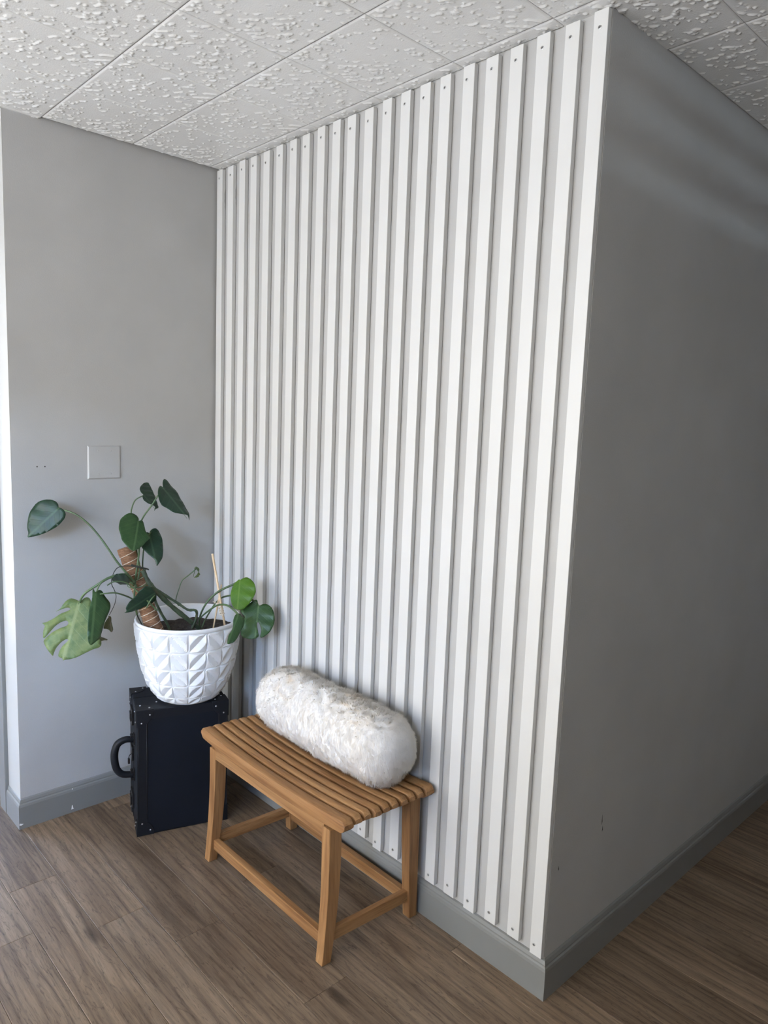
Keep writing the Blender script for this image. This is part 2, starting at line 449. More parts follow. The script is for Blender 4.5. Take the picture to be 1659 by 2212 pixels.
# ------------------------------------------------------------------ measured tables
LEAVES = [
    ((0.0914, -0.6621, 1.1644), (-0.2619, -0.6654, -0.699), (0.7829, -0.57, 0.2493), 0.1426, 0.5, 0.25, 'dark',
     [(-0.0, -0.002), (-0.0069, -0.0114), (-0.008, -0.0246), (-0.0013, -0.0394), (0.0117, -0.0532), (0.0295, -0.062), (0.0488, -0.065), (0.0701, -0.0599), (0.0904, -0.0498), (0.1088, -0.0358), (0.122, -0.0208), (0.1292, -0.0078), (0.1426, 0.0), (0.1293, 0.0102), (0.1132, 0.0204), (0.095, 0.0286), (0.0759, 0.0357), (0.0547, 0.0408), (0.0344, 0.0429), (0.013, 0.0399), (0.0003, 0.0323), (-0.0056, 0.0219), (-0.0058, 0.0098), (-0.0025, 0.0013)]),
    ((0.2179, -0.347, 1.2341), (0.7191, 0.2789, -0.6364), (0.6356, 0.1059, 0.7647), 0.1633, 0.6, 0.3, 'dark',
     [(0.0005, 0.0021), (-0.0185, 0.015), (-0.0323, 0.0277), (-0.0365, 0.0374), (-0.0289, 0.0428), (-0.0077, 0.0438), (0.0163, 0.0452), (0.0459, 0.0418), (0.0742, 0.0343), (0.1, 0.0286), (0.1212, 0.0267), (0.1383, 0.0202), (0.1633, 0.0), (0.1483, 0.0081), (0.1371, 0.011), (0.1269, -0.0112), (0.1131, -0.0325), (0.0945, -0.0472), (0.0727, -0.0544), (0.0519, -0.0527), (0.0322, -0.0459), (0.014, -0.0325), (-0.0037, -0.0156), (-0.0103, -0.0031), (-0.0065, 0.0014)]),
    ((0.1358, -0.3813, 1.2005), (0.8627, 0.1496, -0.4831), (0.4688, 0.1219, 0.8748), 0.0877, 0.5, 0.3, 'dark',
     [(-0.0016, 0.0021), (-0.0172, 0.0005), (-0.041, 0.0095), (-0.0596, 0.0267), (-0.0767, 0.0488), (-0.0826, 0.0689), (-0.076, 0.0741), (-0.0459, 0.0645), (-0.0146, 0.054), (0.0194, 0.0415), (0.0561, 0.0271), (0.0791, 0.0181), (0.0829, 0.0031), (0.095, -0.0126), (0.0716, 0.008), (0.0593, 0.0), (0.0501, -0.0122), (0.0363, -0.017), (0.0196, -0.0144), (0.0048, -0.0068)]),
    ((0.2114, -0.4347, 1.1169), (0.5595, -0.3946, -0.7289), (0.797, 0.0149, 0.6037), 0.1212, 0.4, 0.3, 'mid',
     [(-0.0025, 0.0006), (-0.0115, 0.0004), (-0.0213, -0.0075), (-0.0263, -0.0196), (-0.0248, -0.0345), (-0.0128, -0.0479), (0.0062, -0.0601), (0.0265, -0.0636), (0.0457, -0.0614), (0.0677, -0.055), (0.0884, -0.0448), (0.1051, -0.0297), (0.1157, -0.0154), (0.1212, 0.0), (0.1083, 0.015), (0.0922, 0.0278), (0.0729, 0.0367), (0.0491, 0.0519), (0.0384, 0.0401), (0.0306, 0.0296), (0.0145, 0.0237), (-0.006, 0.0173), (-0.0093, 0.0102), (-0.0045, 0.0032)]),
    ((0.2043, -0.3921, 1.0717), (0.6038, -0.0651, -0.7945), (0.7878, -0.1038, 0.6072), 0.1329, 0.5, 0.3, 'dark',
     [(0.0011, 0.0007), (-0.0082, 0.0056), (-0.0161, 0.0159), (-0.0173, 0.0277), (-0.0089, 0.0365), (0.009, 0.0412), (0.0286, 0.0416), (0.0523, 0.0402), (0.0754, 0.035), (0.1003, 0.0285), (0.1158, 0.0155), (0.1329, 0.0), (0.1185, 0.002), (0.1056, -0.0011), (0.0941, -0.0099), (0.0802, -0.0219), (0.0655, -0.0318), (0.0524, -0.0365), (0.0392, -0.03), (0.0229, -0.021), (0.0066, -0.0118), (-0.004, -0.0086), (-0.0024, -0.0023)]),
    ((0.2024, -0.6394, 0.86), (0.2223, -0.3696, -0.9022), (0.8307, -0.4125, 0.3737), 0.203, 0.15, 0.15, 'pale',
     [(0.0019, -0.003), (-0.0019, -0.0158), (-0.002, -0.0299), (0.0082, -0.0411), (0.0218, -0.0468), (0.0377, -0.0518), (0.0533, -0.0661), (0.041, -0.0498), (0.0298, -0.0307), (0.0323, -0.0184), (0.0416, -0.0276), (0.0541, -0.0474), (0.0747, -0.0649), (0.0905, -0.0835), (0.0953, -0.0959), (0.1013, -0.0828), (0.1197, -0.0842), (0.1407, -0.08), (0.1422, -0.075), (0.1208, -0.0638), (0.0939, -0.0505), (0.079, -0.0361), (0.0725, -0.0216), (0.0796, -0.0139), (0.09, -0.0169), (0.1012, -0.037), (0.118, -0.0554), (0.1389, -0.0703), (0.1507, -0.0754), (0.1605, -0.07), (0.177, -0.0553), (0.1946, -0.0335), (0.1851, -0.0338), (0.1654, -0.0311), (0.1443, -0.0208), (0.1322, -0.008), (0.1332, -0.0003), (0.1411, -0.0033), (0.155, -0.0134), (0.1753, -0.0193), (0.1919, -0.0187), (0.1962, -0.0023), (0.203, -0.0), (0.1985, 0.0052), (0.1946, 0.0202), (0.1839, 0.0404), (0.1653, 0.0633), (0.1497, 0.0825), (0.1418, 0.0992), (0.1322, 0.105), (0.1123, 0.0999), (0.0895, 0.0905), (0.0562, 0.0701), (0.0251, 0.0502), (-0.0069, 0.0348), (-0.0144, 0.0281), (-0.0157, 0.0183), (-0.0096, 0.0104), (-0.0011, 0.0056)]),
    ((0.2757, -0.6154, 0.8881), (0.3665, -0.2304, -0.9014), (0.9302, 0.1103, 0.35), 0.1642, 0.7, 0.2, 'mid',
     [(-0.0137, 0.0015), (-0.0223, 0.0122), (-0.0187, 0.0239), (-0.0027, 0.0353), (0.015, 0.0545), (0.0296, 0.0568), (0.0547, 0.0522), (0.0851, 0.039), (0.1022, 0.0364), (0.1192, 0.0339), (0.1388, 0.0278), (0.1541, 0.0115), (0.1642, 0.0), (0.1531, -0.0106), (0.1299, -0.0153), (0.0851, -0.0183), (0.0418, -0.0167), (0.0171, -0.0112), (0.0023, -0.0098), (-0.0196, -0.0107), (-0.0225, -0.0067), (-0.0132, -0.0022)]),
    ((0.2747, -0.4936, 0.9177), (-0.4282, -0.8904, 0.1542), (0.3789, -0.3318, -0.8639), 0.0626, 0.4, 0.2, 'dark',
     [(0.0, 0.0), (0.009, -0.0671), (0.0258, -0.0814), (0.0462, -0.0726), (0.0601, -0.0364), (0.0626, -0.0), (0.0552, 0.0148), (0.0428, 0.0322), (0.0279, 0.0471), (0.0117, 0.0326)]),
    ((0.3284, -0.4288, 0.8834), (-0.0669, -0.8744, -0.4805), (0.9773, 0.0395, -0.208), 0.1233, 0.4, 0.2, 'dark',
     [(-0.0016, 0.0098), (0.0026, -0.0274), (0.0185, -0.0481), (0.0383, -0.0429), (0.0634, -0.0336), (0.0869, -0.0275), (0.1092, -0.0162), (0.112, 0.0009), (0.1233, 0.0), (0.0924, 0.0163), (0.0605, 0.0238), (0.0338, 0.0284), (0.0082, 0.0276)]),
    ((0.3059, -0.2644, 0.9482), (0.5918, -0.4674, -0.6567), (0.7887, 0.5041, 0.3519), 0.0455, 0.3, 0.2, 'pale',
     [(-0.0008, -0.001), (-0.0047, -0.0002), (-0.0092, 0.0072), (-0.0091, 0.0201), (0.0003, 0.0265), (0.0125, 0.031), (0.028, 0.0234), (0.0455, 0.0), (0.0238, 0.0139), (0.0072, 0.0208), (0.0017, 0.0131), (0.0035, 0.0038)]),
    ((0.4134, -0.1442, 0.9068), (0.3654, -0.3254, -0.8721), (0.6478, -0.584, 0.4893), 0.1074, 0.25, 0.2, 'bright',
     [(0.0, -0.0005), (-0.0086, 0.0096), (-0.0129, 0.0238), (-0.0057, 0.039), (0.0065, 0.0509), (0.0239, 0.0585), (0.0414, 0.0605), (0.0589, 0.0555), (0.0766, 0.0462), (0.0942, 0.0334), (0.1069, 0.0202), (0.1092, 0.0085), (0.1075, -0.0036), (0.1029, -0.0135), (0.0884, -0.0221), (0.0688, -0.0276), (0.054, -0.0291), (0.034, -0.0274), (0.0188, -0.0217), (0.0047, -0.0121), (-0.0044, -0.0033)]),
    ((0.471, -0.1016, 0.8113), (0.3301, -0.3307, -0.8842), (0.6589, -0.59, 0.4666), 0.1146, 0.25, 0.2, 'mid',
     [(-0.0159, -0.0034), (-0.0282, -0.0072), (-0.0276, -0.0169), (-0.0196, -0.027), (-0.0036, -0.0446), (0.0148, -0.0643), (0.0243, -0.0583), (0.0358, -0.0437), (0.0654, -0.0487), (0.0996, -0.0543), (0.1111, -0.0434), (0.1157, -0.019), (0.1133, 0.0022), (0.1031, 0.0131), (0.0865, 0.0077), (0.065, 0.0018), (0.0528, 0.0016), (0.0549, 0.0079), (0.0691, 0.0154), (0.0858, 0.0196), (0.1053, 0.0169), (0.1087, 0.0197), (0.1058, 0.0302), (0.0866, 0.0497), (0.0616, 0.0616), (0.0371, 0.0635), (0.0104, 0.0564), (-0.0063, 0.045), (-0.0148, 0.0295), (-0.0145, 0.015), (-0.0063, 0.0025)]),
    ((0.5251, -0.2189, 0.8187), (0.2629, -0.5274, -0.8079), (0.935, -0.0674, 0.3483), 0.1124, 0.5, 0.2, 'mid',
     [(-0.001, -0.0017), (-0.0035, 0.0055), (0.0046, 0.0194), (-0.0032, 0.0261), (0.0135, 0.0282), (0.0365, 0.0328), (0.0527, 0.0294), (0.0636, 0.0268), (0.0809, 0.0266), (0.097, 0.0193), (0.1124, 0.0), (0.0984, -0.0062), (0.082, -0.0077), (0.0605, -0.0026), (0.0463, -0.004), (0.0271, -0.0113), (0.0096, -0.0112), (0.002, -0.006)]),
    ((0.2669, -0.5662, 0.8098), (0.4079, 0.009, -0.913), (0.8738, 0.2862, 0.3932), 0.059, 0.5, 0.3, 'brown',
     [(0.0003, 0.0029), (0.0059, 0.0075), (0.0257, 0.0046), (0.0463, 0.0088), (0.059, -0.0), (0.0437, -0.0127), (0.0401, -0.0322), (0.025, -0.0231), (0.0113, -0.0113)]),
    ((0.286, -0.602, 0.7462), (0.3149, 0.8637, -0.3934), (0.2516, 0.3237, 0.9121), 0.0242, 0.4, 0.3, 'brown',
     [(-0.0048, -0.0066), (0.0049, 0.0019), (0.0242, 0.0), (0.0173, -0.0129), (-0.0021, -0.0272), (-0.0118, -0.0238)]),
]
STEMS = [
    ('petiole', 0.0035, [(0.1106, -0.6504, 1.1582), (0.141, -0.6212, 1.1434), (0.1692, -0.5903, 1.111), (0.1944, -0.5642, 1.0692), (0.2156, -0.5426, 1.0269), (0.232, -0.5249, 0.9904), (0.2477, -0.5068, 0.9598), (0.2655, -0.4864, 0.9291), (0.2781, -0.4731, 0.8983)]),
    ('petiole', 0.003, [(0.2057, -0.358, 1.2055), (0.1992, -0.3788, 1.1704), (0.1908, -0.4119, 1.12), (0.1998, -0.4263, 1.0709), (0.2589, -0.4545, 1.0189), (0.2706, -0.466, 0.978), (0.2694, -0.4735, 0.9219), (0.2703, -0.4782, 0.8531), (0.2647, -0.4657, 0.7956)]),
    ('petiole', 0.0025, [(0.1355, -0.3823, 1.1974), (0.1242, -0.4043, 1.1829), (0.1232, -0.4174, 1.1574), (0.1337, -0.4256, 1.1331), (0.1641, -0.4331, 1.0793), (0.2198, -0.4457, 1.0117), (0.2621, -0.4544, 0.9625), (0.2773, -0.4694, 0.9229)]),
    ('petiole', 0.0025, [(0.209, -0.3865, 1.0754), (0.2086, -0.4073, 1.0448), (0.2174, -0.4196, 1.0087), (0.2272, -0.4271, 0.9531), (0.2319, -0.4209, 0.921)]),
    ('petiole', 0.0042, [(0.209, -0.6408, 0.8548), (0.2151, -0.6387, 0.87), (0.2281, -0.6284, 0.8909), (0.2449, -0.5988, 0.9148), (0.2572, -0.5671, 0.9365), (0.2614, -0.5317, 0.9453), (0.2679, -0.5033, 0.943), (0.2758, -0.4784, 0.9143)]),
    ('petiole', 0.003, [(0.272, -0.6098, 0.8997), (0.2755, -0.602, 0.9213), (0.2791, -0.5882, 0.9354), (0.2785, -0.5576, 0.9455), (0.2745, -0.5187, 0.9411), (0.2767, -0.482, 0.9055)]),
    ('petiole', 0.0025, [(0.2696, -0.5725, 0.9162), (0.2749, -0.5501, 0.9278), (0.2905, -0.5196, 0.9244), (0.2997, -0.4862, 0.895), (0.3245, -0.4531, 0.8546), (0.3308, -0.4236, 0.8198)]),
    ('petiole', 0.0025, [(0.2858, -0.6035, 0.8944), (0.3018, -0.586, 0.8976), (0.3028, -0.5562, 0.8948), (0.2859, -0.5055, 0.8698), (0.2763, -0.4759, 0.8477)]),
    ('aerial_root', 0.0018, [(0.2862, -0.4603, 0.9675), (0.2615, -0.497, 0.9736), (0.2487, -0.5261, 0.9684), (0.2496, -0.5441, 0.9458), (0.2599, -0.5531, 0.9179), (0.2783, -0.5518, 0.8997), (0.285, -0.5487, 0.879), (0.2845, -0.555, 0.8488), (0.2769, -0.5693, 0.8152)]),
    ('aerial_root', 0.004, [(0.262, -0.4845, 0.9748), (0.2843, -0.4595, 0.9671), (0.2903, -0.4396, 0.9608), (0.2889, -0.4344, 0.9574)]),
    ('vine', 0.0085, [(0.3153, -0.2533, 0.7223), (0.3176, -0.2762, 0.7436), (0.3216, -0.3103, 0.7735), (0.3086, -0.3589, 0.8209), (0.3053, -0.4044, 0.8701), (0.2984, -0.4372, 0.9133), (0.285, -0.4534, 0.957)]),
    ('vine', 0.005, [(0.3239, -0.2867, 0.7302), (0.3292, -0.2755, 0.7595), (0.338, -0.2755, 0.7881), (0.3403, -0.2853, 0.8013), (0.3314, -0.3086, 0.805), (0.3111, -0.3396, 0.8315), (0.3095, -0.3797, 0.861), (0.3056, -0.4341, 0.9048)]),
    ('vine', 0.005, [(0.3055, -0.3642, 0.7328), (0.305, -0.3742, 0.7606), (0.3064, -0.3951, 0.7969), (0.3102, -0.4136, 0.8328), (0.3072, -0.4252, 0.8658)]),
    ('petiole', 0.0022, [(0.3321, -0.4632, 0.8358), (0.3393, -0.4504, 0.8636), (0.3333, -0.4325, 0.8755)]),
    ('petiole', 0.0018, [(0.299, -0.3264, 0.8138), (0.2898, -0.332, 0.8357), (0.2882, -0.3187, 0.8762), (0.2878, -0.3067, 0.9028), (0.2947, -0.2893, 0.9177), (0.3083, -0.2627, 0.944)]),
    ('petiole', 0.0035, [(0.3176, -0.2509, 0.7224), (0.321, -0.2559, 0.7543), (0.3282, -0.2485, 0.7915), (0.3448, -0.2307, 0.8324), (0.3718, -0.2029, 0.8672), (0.4001, -0.161, 0.8923), (0.4098, -0.141, 0.9049)]),
    ('petiole', 0.0032, [(0.3219, -0.2549, 0.7543), (0.3324, -0.2558, 0.7683), (0.3755, -0.248, 0.802), (0.4209, -0.2387, 0.8302), (0.4682, -0.2311, 0.8393), (0.5043, -0.2244, 0.8283), (0.5253, -0.2194, 0.815)]),
    ('petiole', 0.003, [(0.3216, -0.2459, 0.7259), (0.3271, -0.2346, 0.7555), (0.3337, -0.213, 0.7939), (0.3397, -0.1946, 0.8192), (0.3534, -0.1769, 0.8364), (0.3881, -0.1531, 0.8462), (0.4333, -0.1209, 0.8416), (0.462, -0.1012, 0.8248)]),
    ('aerial_root', 0.003, [(0.2634, -0.467, 0.8116), (0.2584, -0.4616, 0.7903), (0.2607, -0.4497, 0.763), (0.2572, -0.4416, 0.7478)]),
]
POLE_BASE, POLE_TOP = (0.2823, -0.4003, 0.7107), (0.2102, -0.4821, 1.0277)
STAKE_A = (0.3157, -0.2013, 0.9947), (0.4086, -0.1984, 0.7252)
STAKE_B = (0.3563, -0.1865, 0.8852), (0.3678, -0.227, 0.7237)
STAKE_TIE = (0.373, -0.2031, 0.821), (0.3932, -0.2037, 0.7824)
SLAT_X = [0.0129, 0.0908, 0.1721, 0.2469, 0.3323, 0.4105, 0.4896, 0.5627, 0.6425, 0.7209, 0.7957, 0.8754, 0.9533, 1.0291, 1.1066, 1.1834, 1.265, 1.3419, 1.4195, 1.4965, 1.5759, 1.6513]
# paint chips on the left baseboard
def chip(pts, x, parent):
    m = MB(); n = len(pts)
    m.add([(x, y, z) for y, z in pts] + [(x + .0006, y, z) for y, z in pts],
          [tuple(range(n)), tuple(range(n, 2 * n))] + [(i, (i + 1) % n, (i + 1) % n + n, i + n) for i in range(n)])
    return m.build('paint_chip', M['chip'], parent)
chip([(-.6125, .013), (-.6035, .0135), (-.606, .019), (-.6075, .029), (-.6105, .028)], .0134, bl)
chip([(-.609, .090), (-.606, .0895), (-.6045, .0935), (-.607, .094)], .0115, bl)
chip([(-.794, .0165), (-.788, .015), (-.780, .019), (-.785, .0205), (-.793, .024)], .0134, bl)

# upright battens screwed to the back wall
SW, SY0, SY1 = 0.0388, -.0165, -.0016
def screw_mesh():
    m = MB(); n = 14
    ring = lambda r, y: [(r * math.cos(2 * math.pi * k / n), y, r * math.sin(2 * math.pi * k / n)) for k in range(n)]
    m.add(ring(.0046, 0) + ring(.0044, -.0008) + ring(.0030, -.0012) + ring(.0024, -.0003),
          [tuple(j * n + q for q in (k, (k + 1) % n)) + tuple((j + 1) * n + q for q in ((k + 1) % n, k)) for j in range(3) for k in range(n)])
    m.add([(p[0], -.0003, p[2]) for p in ring(.0024, 0)], [tuple(range(n))], 1)
    o = m.build('screw', [M['steel'], M['recess']]); me = o.data; bpy.data.objects.remove(o); return me
scr = screw_mesh()
for i, x in enumerate(SLAT_X):
    zt = 2.4345 + rnd.uniform(-.003, .002); zb = .119 + rnd.uniform(-.006, .007)
    w = SW + rnd.uniform(-.0007, .0007)
    if i == len(SLAT_X) - 1: w, zb = L - x - .0008, .115
    m = MB(); m.box((0, SY0, zb), (w, SY1, zt), bev=.0011)
    s = m.build('slat', M['white'], wall_back); s.location.x = x
    s.rotation_euler.y = rnd.uniform(-.0006, .0006) if i < 21 else 0
    for z in (zt - .034 + rnd.uniform(-.004, .004), zb + .026 + rnd.uniform(-.004, .004)):
        q = link('screw', scr, s); q.location = (w * .40 + rnd.uniform(-.003, .003), SY0, z)

    if i < 2:                                           # paint pulled off the side near the top
        e = [(-.0016, 2.368), (-.0035, 2.358), (-.0070, 2.345), (-.0062, 2.330), (-.0072, 2.318), (-.0040, 2.306), (-.0052, 2.298), (-.0016, 2.286)]
        m = MB(); n = len(e)
        m.add([(w + .0001, a_, b_) for a_, b_ in e] + [(w + .0005, a_, b_) for a_, b_ in e], [tuple(range(n)), tuple(range(n, 2 * n))] + [(k, (k + 1) % n, (k + 1) % n + n, k + n) for k in range(n)])
        m.build('peeled_patch', M['wall'], s)
# old nail holes and scuffs
for yy in (-.7008, -.6749):
    m = MB(); m.tube([(-.001, yy, 1.299), (.0006, yy, 1.299)], .0022, 8); m.build('nail_hole', M['subfloor'], wall_left)
for yy, zz, hh in ((.246, .395, .030), (.252, .372, .018), (.035, .345, .014)):
    m = MB(); m.add([(L - .0002, yy, zz), (L - .0002, yy + .0035, zz + hh * .3), (L - .0002, yy + .001, zz + hh), (L + .0004, yy, zz), (L + .0004, yy + .0035, zz + hh * .3), (L + .0004, yy + .001, zz + hh)],
                    [(0, 1, 2), (3, 4, 5), (0, 1, 4, 3), (1, 2, 5, 4), (2, 0, 3, 5)]); m.build('scuff_mark', M['subfloor'], wall_right)

# blank cover plate on the left wall
wp = empty('wall_plate', (0, -.468, 1.311))
tag(wp, 'square grey-painted blank cover plate on the wall above the plant', 'wall plate')
m = MB()
def plate_prof(k, x): return [(x, -k, -k), (x, k, -k), (x, k, k), (x, -k, k)]
vs = plate_prof(.0605, 0.0) + plate_prof(.0600, .0025) + plate_prof(.0565, .0060)
m.add(vs, [(0, 1, 5, 4), (1, 2, 6, 5), (2, 3, 7, 6), (3, 0, 4, 7), (4, 5, 9, 8), (5, 6, 10, 9), (6, 7, 11, 10), (7, 4, 8, 11), (8, 9, 10, 11)])
m.build('cover', M['wall'], wp)
for sy in (-1, 1):
    for sz in (-1, 1):
        m = MB(); m.tube([(.0055, sy * .023, sz * .042), (.0068, sy * .023, sz * .042), (.0072, sy * .023, sz * .042)], [.0030, .0030, .0018], 10); m.build('screw', M['wall'], wp)

# ------------------------------------------------------------------ teak bench
bench = empty('bench', (0.9147, -0.20, 0))
tag(bench, 'slatted teak wooden bench with a dipped seat in front of the white battens', 'bench')
BX, BY = 0.9147, -.20
def bmap(p):                       # slightly out of square, as the old bench is
    return Vector((p[0] + .058 * p[1] + .001, p[1] - .006 * p[0], p[2]))
HX = .3225                         # half distance between outer leg faces
def seat_z(x): return .4305 + .018 * (abs(x) / .38) ** 2.0     # top of the dip
def bench_slat(y0, y1, x0, x1, thick, front=False):
    n, sec = 28, []
    m = MB(); vs = []; fs = []
    r = .0048
    # cross-section in (y,z) with rounded top edges
    def section(x, zt, zb, k):
        h = zt - zb
        return [(y0 + .001, zb), (y1 - .001, zb), (y1, zb + .003), (y1, zt - r), (y1 - r * .3, zt - r * .3), (y1 - r, zt), (y0 + r, zt), (y0 + r * .3, zt - r * .3), (y0, zt - r), (y0, zb + .003)]
    N = 10
    xs = [x0] + [x0 + .0025, x0 + .008, x0 + .016] + [x0 + .016 + (x1 - x0 - .032) * i / n for i in range(1, n)] + [x1 - .016, x1 - .008, x1 - .0025, x1]
    for x in xs:
        d = min(x - x0, x1 - x)
        e = 0 if d > .016 else (1 - d / .016)
        zt = seat_z(x) - (.016 * e ** 2.2); zb = seat_z(x) - thick + (.014 * e ** 2.2)
        if zt - zb < .013: zm = (zt + zb) / 2; zt, zb = zm + .0065, zm - .0065
        yy = .0012 * e
        vs += [bmap((x, y + (yy if q in (0, 6, 7, 8, 9) else -yy), z)) for q, (y, z) in enumerate(section(x, zt, zb, e))]
    for i in range(len(xs) - 1):
        for k in range(N):
            a, b = i * N + k, i * N + (k + 1) % N
            fs.append((a, b, b + N, a + N))
    fs.append(tuple(range(N))); fs.append(tuple(range((len(xs) - 1) * N, len(xs) * N)))
    m.add(vs, fs, 0, True)
    o = m.build('slat', M['teak_x'], bench)
    md = o.modifiers.new('edges', 'EDGE_SPLIT'); md.split_angle = math.radians(38)
    return o
FY, BYE = -.164, .172              # front and rear faces of the seat
ws = [.034] + [.0244] * 8 + [.035]
gap = (BYE - FY - sum(ws)) / 9
y = FY
for i, w in enumerate(ws):
    ends = (-.3835 + rnd.uniform(-.002, .002), .3765 + rnd.uniform(-.003, .003))
    bench_slat(y, y + w, *ends, .036 if i in (0, 9) else .030); y += w + gap
def strip(name, path_top, path_bot, y0, y1, axis='x', mat='teak_x'):
    """board between two edge polylines (u,z), extruded between y0 and y1 (axis x: u is x)"""
    m = MB(); n = len(path_top)
    vs = []
    for (u, zt), (_, zb) in zip(path_top, path_bot):
        for yy, zz in ((y0, zb), (y1, zb), (y1, zt), (y0, zt)):
            vs.append(bmap((u, yy, zz)) if axis == 'x' else bmap((yy, u, zz)))
    fs = [(i * 4 + k, i * 4 + (k + 1) % 4, (i + 1) * 4 + (k + 1) % 4, (i + 1) * 4 + k) for i in range(n - 1) for k in range(4)] + [(0, 1, 2, 3), tuple(4 * (n - 1) + k for k in range(4))]
    m.add(vs, fs); o = m.build(name, M[mat], bench)
    b = o.modifiers.new('bevel', 'BEVEL'); b.width = .0012; b.segments = 2; b.limit_method = 'ANGLE'
    return o
us = [-.293 + .586 * i / 20 for i in range(21)]
for nm, ya, yb in (('front_rail', FY + .0015, FY + .0225), ('back_rail', BYE - .0225, BYE - .0015)):
    strip(nm, [(u, seat_z(u) - .0305) for u in us], [(u, .3655) for u in us], ya, yb)
vs_ = [-.138 + .284 * i / 14 for i in range(15)]
for sx in (-1, 1):
    a, b = (sx * HX - sx * .006, sx * HX - sx * .028)
    strip('side_rail', [(v, seat_z(HX) - .030) for v in vs_], [(v, .374 + .016 * (1 - (2 * (v - vs_[0]) / (vs_[-1] - vs_[0]) - 1) ** 2)) for v in vs_], min(a, b), max(a, b), 'y', 'teak_y')
# legs: flare outward towards the floor, thickest at the top
def leg(sx, sy):
    m = MB(); vs = []
    zs = [0, .003, .05, .10, .16, .22, .28, .34, .398]
    for z in zs:
        t = z / .398
        wx = .0295 + .007 * t; wy = .0300 + .006 * math.sin(math.pi * min(1, t * .75)) + .006 * t
        fl = .016 * (1 - t) ** 2 - .003 * math.sin(math.pi * t)
        if sy < 0: yo = FY - fl * 0.95; y_in = yo + wy
        else: yo = BYE + .002 - .004 * t; y_in = yo - wy * .98
        xo = sx * (HX - .001 + .002 * (1 - t)); xi = xo - sx * wx
        xo, xi, = (xo, xi)
        c = .0015 if z == 0 else 0
        a, b = sorted((xo, xi)); p, q = sorted((yo, y_in))
        vs += [bmap(v) for v in ((a + c, p + c, z), (b - c, p + c, z), (b - c, q - c, z), (a + c, q - c, z))]
    n = len(zs)
    fs = [(i * 4 + k, i * 4 + (k + 1) % 4, (i + 1) * 4 + (k + 1) % 4, (i + 1) * 4 + k) for i in range(n - 1) for k in range(4)] + [(3, 2, 1, 0), tuple(4 * (n - 1) + k for k in range(4))]
    m.add(vs, fs); o = m.build('leg', M['teak_z'], bench)
    b = o.modifiers.new('bevel', 'BEVEL'); b.width = .0015; b.segments = 2; b.limit_method = 'ANGLE'; b.angle_limit = math.radians(50)
for sx in (-1, 1):
    for sy in (-1, 1): leg(sx, sy)
# stretchers
for nm, ya, yb in (('stretcher', -.162, -.142), ('stretcher', .145, .165)):
    strip(nm, [(-.30, .0765), (0, .0765), (.30, .0765)], [(-.30, .0425), (0, .0425), (.30, .0425)], ya, yb)
for sx in (-1, 1):
    a, b = sorted((sx * (HX - .008), sx * (HX - .026)))
    strip('stretcher', [(-.150, .090), (0, .090), (.150, .090)], [(-.150, .055), (0, .055), (.150, .055)], a, b, 'y', 'teak_y')

# ------------------------------------------------------------------ fur bolster
t = NT('cream_fur', 0.85, spec=0.15)
nn = t.noise(t.co('Object', (1, 1, 1)), 9.0, 4, 0.6, 0.6)
t.color(t.ramp(nn, [(0.26, (0.74, 0.64, 0.52)), (0.36, (0.82, 0.785, 0.735)), (0.6, (0.845, 0.825, 0.80))]))
_tl = t.new('ShaderNodeBsdfTranslucent'); _tl.inputs[0].default_value = (0.90, 0.88, 0.85, 1)
_df = t.new('ShaderNodeBsdfDiffuse'); t.l.new(t.b.inputs['Base Color'].links[0].from_socket, _df.inputs[0])
_mx = t.new('ShaderNodeMixShader'); _mx.inputs[0].default_value = 0.16
t.l.new(_df.outputs[0], _mx.inputs[1]); t.l.new(_tl.outputs[0], _mx.inputs[2]); t.l.new(_mx.outputs[0], t.n['Material Output'].inputs['Surface'])
M['fur'] = t.mat
t = NT('cream_pile_backing', 0.9, spec=0.1)
nn = t.noise(t.co('Object', (1, 1, 1)), 9.0, 4, 0.6, 0.6)
t.color(t.ramp(nn, [(0.26, (0.72, 0.62, 0.50)), (0.38, (0.80, 0.76, 0.71)), (0.6, (0.83, 0.81, 0.785))]))
t.bump(t.math('ADD', t.noise(t.co('Object', (150, 150, 60)), 1.0, 4, 0.7, 1.5), t.math('MULTIPLY', t.noise(t.co(), 34, 3), 1.4)), 0.5, 0.006)
M['fur_back'] = t.mat
PC0, PC1, PR = Vector((.625, -.1335, .5485)), Vector((1.252, -.1335, .5485)), .1080
